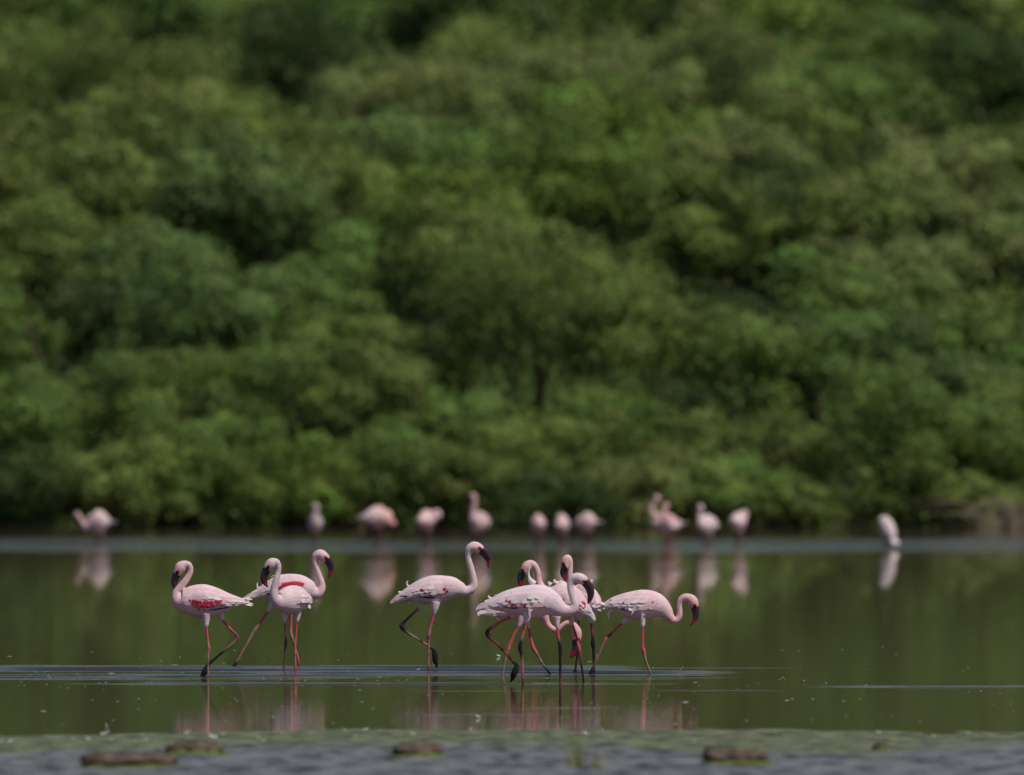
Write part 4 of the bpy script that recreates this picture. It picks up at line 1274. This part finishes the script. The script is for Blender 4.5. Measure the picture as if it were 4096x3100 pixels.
far_bird(1528, 1134, 226.6, 240, 24, nk([(1514, 1122, 9), (1511, 1112, 6), (1512, 1103, 6), (1513, 1097, 8), (1508, 1098, 6.5)], 190, -0.1), 'far pale flamingo with short raised neck and small round head', (0.82, 0.66, 0.63), bill=[(1507, 1099, 5), (1503, 1104, 4), (1504, 1108, 1)], eye=(1510, 1097))
far_bird(1594, 1128, 227, 75, 22.5, nk([(1603, 1113, 9), (1609, 1106, 6), (1611, 1113, 6), (1608, 1120, 7)], 60, 0.05), 'far flamingo preening over its right shoulder beside the small-headed pale one', (0.82, 0.58, 0.55), tilt=.3)
far_bird(1918, 1141, 226.3, 115, 19, nk([(1906, 1124, 8), (1911, 1120, 6), (1918, 1122, 6)], 150, 0.04), 'far whitish flamingo asleep with tail hanging down, alone by the dark gap', (0.84, 0.72, 0.69), tilt=-2.0, ln=0.30)

# ------------------------------------------------------------------ mud clods, feathers, grass
def clod(u, v, wpx, hpx, label):
    d = d22(v + hpx * 0.45)
    k = d / (PPR / S22)
    c = p22(u, v, d)
    gz = float(ground_z(np.array([c[0]]), np.array([d]))[0])
    rx, rz = wpx * k / 2, hpx * k * 1.15
    root = bpy.data.objects.new('mud_clod', None)
    COL.objects.link(root)
    root.location = (c[0], d, gz - 0.01)
    r = np.random.default_rng(int(u))
    na, nr = 44, 16
    V, F_ = [], []
    for i in range(nr):
        f = i / (nr - 1)
        ph = f * math.pi / 2
        for j in range(na):
            a = j / na * 2 * math.pi
            x_, y_ = math.cos(a), math.sin(a)
            out = 1 + 0.22 * (vnoise(np.array(x_ * 2 + u), np.array(y_ * 2.0 + 5), 4) - .5) + 0.30 * (vnoise(np.array(x_ * 7 + u), np.array(y_ * 7 + f * 5), 6) - .5)
            prof = math.cos(ph) ** 0.35 * (0.86 + 0.16 * math.sin(min(ph * 2.2, 2.4)))
            X_ = x_ * rx * prof * out
            Y_ = y_ * rx * 0.75 * prof * out
            top = 0.72 + 0.55 * (vnoise(np.array(X_ / rx * 3.1 + u), np.array(Y_ / rx * 3 + 9), 7)) + 0.55 * (vnoise(np.array(X_ / rx * 8 + u), np.array(Y_ / rx * 8 + 9), 8) - .5)
            V.append((X_, Y_, rz * (math.sin(ph) ** 0.8) * top))
    for i in range(nr - 1):
        for j in range(na):
            k2 = (j + 1) % na
            F_.append((i * na + j, i * na + k2, (i + 1) * na + k2, (i + 1) * na + j))
    F_.append(tuple((nr - 1) * na + j for j in range(na)))
    obj('clod_body', mesh_np('clod_body', V, F_), M['clod'], root)
    V, F_ = [], []                                        # green skirt at the foot
    for j in range(na):
        a = j / na * 2 * math.pi
        w = 1.06 + 0.18 * r.random()
        for q, z in ((0.86, 0.03 + 0.012 * r.random()), (1.02, 0.018 + 0.01 * r.random()), (w + .04, 0.006)):
            V.append((math.cos(a) * rx * q, math.sin(a) * rx * .75 * q, z))
    for j in range(na):
        k2 = (j + 1) % na
        for q in range(2):
            F_.append((j * 3 + q, j * 3 + q + 1, k2 * 3 + q + 1, k2 * 3 + q))
    obj('algae_skirt', mesh_np('algae_skirt', V, F_), M['algae'], root)
    tag(root, label, 'mud clod', 'mud clods on the near shore')


clod(278, 1660, 200, 27, 'longest low brown mud clod lying on the grey near shore')
clod(424, 1628, 122, 22, 'flat brown mud clod close behind the longest one')
clod(902, 1638, 110, 24, 'rounded brown mud clod lying by itself below the lone striding flamingo')
clod(1588, 1652, 146, 28, 'dark ragged mud clod with an undercut edge and green algae below')
clod(1903, 1622, 36, 16, 'tiny dark mud clod on the grey mud')


def down_feather(u, v, size, label, group):
    d = d22(v)
    c = p22(u, v, d)
    gz = max(0.0, float(ground_z(np.array([c[0]]), np.array([d]))[0]))
    r = np.random.default_rng(int(u * 3 + v))
    V, F_ = [], []
    n = 8
    a0 = r.uniform(-0.5, 0.5) + (math.pi if r.random() < .5 else 0)
    for i in range(n):
        f = i / (n - 1)
        w = 0.36 * math.sin(math.pi * min(1, f * .85 + .12)) ** .8 * size * r.uniform(.75, 1.2)
        x_ = (f - .5) * size
        size = size if i else size * .75
        z = 0.004 + 1.2 * size * (f - .35) ** 2 + .25 * size * math.sin(f * 3.0) * r.uniform(.6, 1)
        for s, zz in ((-1, 0), (0, .12 * size), (1, 0.02 * size)):
            V.append((x_ * math.cos(a0) - s * w * math.sin(a0), x_ * math.sin(a0) + s * w * math.cos(a0), z + zz))
    for i in range(n - 1):
        for j in range(2):
            a = i * 3 + j
            F_.append((a, a + 3, a + 4, a + 1))
    V = np.array(V) * 0.7
    o = obj('shed_feather', mesh_np('shed_feather', V, F_), M['down'], None, (c[0], c[1], gz))
    tag(o, label, 'feather', group)


for (u, v, s) in [(1033, 1551, .05), (1077, 1419, .055), (905, 1448, .04), (230, 1568, .03)]:
    down_feather(u, v, s, 'small white feather floating on the near water', 'feathers floating on the water')
for (u, v, s) in [(228, 1589, .085), (160, 1600, .045), (190, 1602, .05), (238, 1603, .045), (317, 1603, .04), (310, 1590, .035), (459, 1600, .085), (405, 1586, .05), (484, 1588, .04), (558, 1600, .04), (570, 1607, .035), (607, 1588, .04), (744, 1579, .04), (770, 1598, .045), (790, 1578, .05), (890, 1590, .055), (1100, 1577, .03), (1265, 1588, .05), (1300, 1578, .03), (1017, 1577, .035), (1897, 1587, .04), (2090, 1586, .04), (2018, 1591, .03), (1500, 1608, .03), (5, 1605, .05), (22, 1606, .05)]:
    down_feather(u, v, s, 'small white feather lying on the green algae shore', 'feathers lying on the algae shore')

# countless foam flecks drifting on the lagoon
r = np.random.default_rng(11)
V, F_ = [], []
for i in range(280):
    v = r.uniform(1395, 1568)
    if i < 120:
        v = r.normal(1462, 14)
    u = r.uniform(-80, 2300)
    if i < 120:
        u = r.uniform(-50, 900)
    c = p22(u, v, d22(v))
    s = r.uniform(0.0025, 0.0065) * (2.0 if r.random() < .06 else 1)
    b = len(V)
    for j in range(6):
        a = j / 6 * 2 * math.pi
        V.append((c[0] + math.cos(a) * s * r.uniform(1.2, 2.6), c[1] + math.sin(a) * s * 2, 0.0005))
    V.append((c[0], c[1], 0.0012 + s * r.uniform(.15, .35)))
    for j in range(6):
        F_.append((b + j, b + (j + 1) % 6, b + 6))
o = obj('foam_flecks', mesh_np('foam_flecks', V, F_), M['foam'])
tag(o, 'tiny pale foam flecks scattered over the near water', 'foam', None, 'stuff')

# short pale twig standing in the water
c = p22(1465, 1452, d22(1452))
C_, _ = catmull([(0, 0, -0.08), (0.004, 0, 0.0), (0.02, 0, 0.022), (0.036, 0.01, 0.042)], 4)
V, F_, *_ = tube(C_, np.linspace(.004, .0025, len(C_)), 6)
o = obj('twig', mesh_np('twig', V, F_), M['dry_wood'], None, (c[0], c[1], 0))
tag(o, 'short pale twig poking out of the water right of the crowded group', 'twig')


def grass_tuft(u, v, h, n, label):
    d = d22(v)
    c = p22(u, v, d)
    gz = float(ground_z(np.array([c[0]]), np.array([d]))[0])
    root = bpy.data.objects.new('grass_tuft', None)
    COL.objects.link(root)
    root.location = (c[0], d, gz)
    for i in range(n):
        r = np.random.default_rng(int(u + i * 7))
        hh = h * r.uniform(.55, 1)
        lx = r.uniform(-.25, .25) * hh
        x0 = r.uniform(-.05, .05)
        C_, _ = catmull([(x0, r.uniform(-.03, .03), -.02), (x0 + lx * .3, 0, hh * .5), (x0 + lx, r.uniform(-.04, .04), hh)], 5)
        V, F_, *_ = tube(C_, np.linspace(.0045, .001, len(C_)), 5)
        obj('blade', mesh_np('blade', V, F_), M['grass'], root)
    tag(root, label, 'grass')


grass_tuft(1242, 1676, 0.23, 12, 'taller thin yellow-green grass tuft on the near mud')
grass_tuft(1290, 1682, 0.13, 6, 'shorter thin yellow-green grass tuft on the near mud')
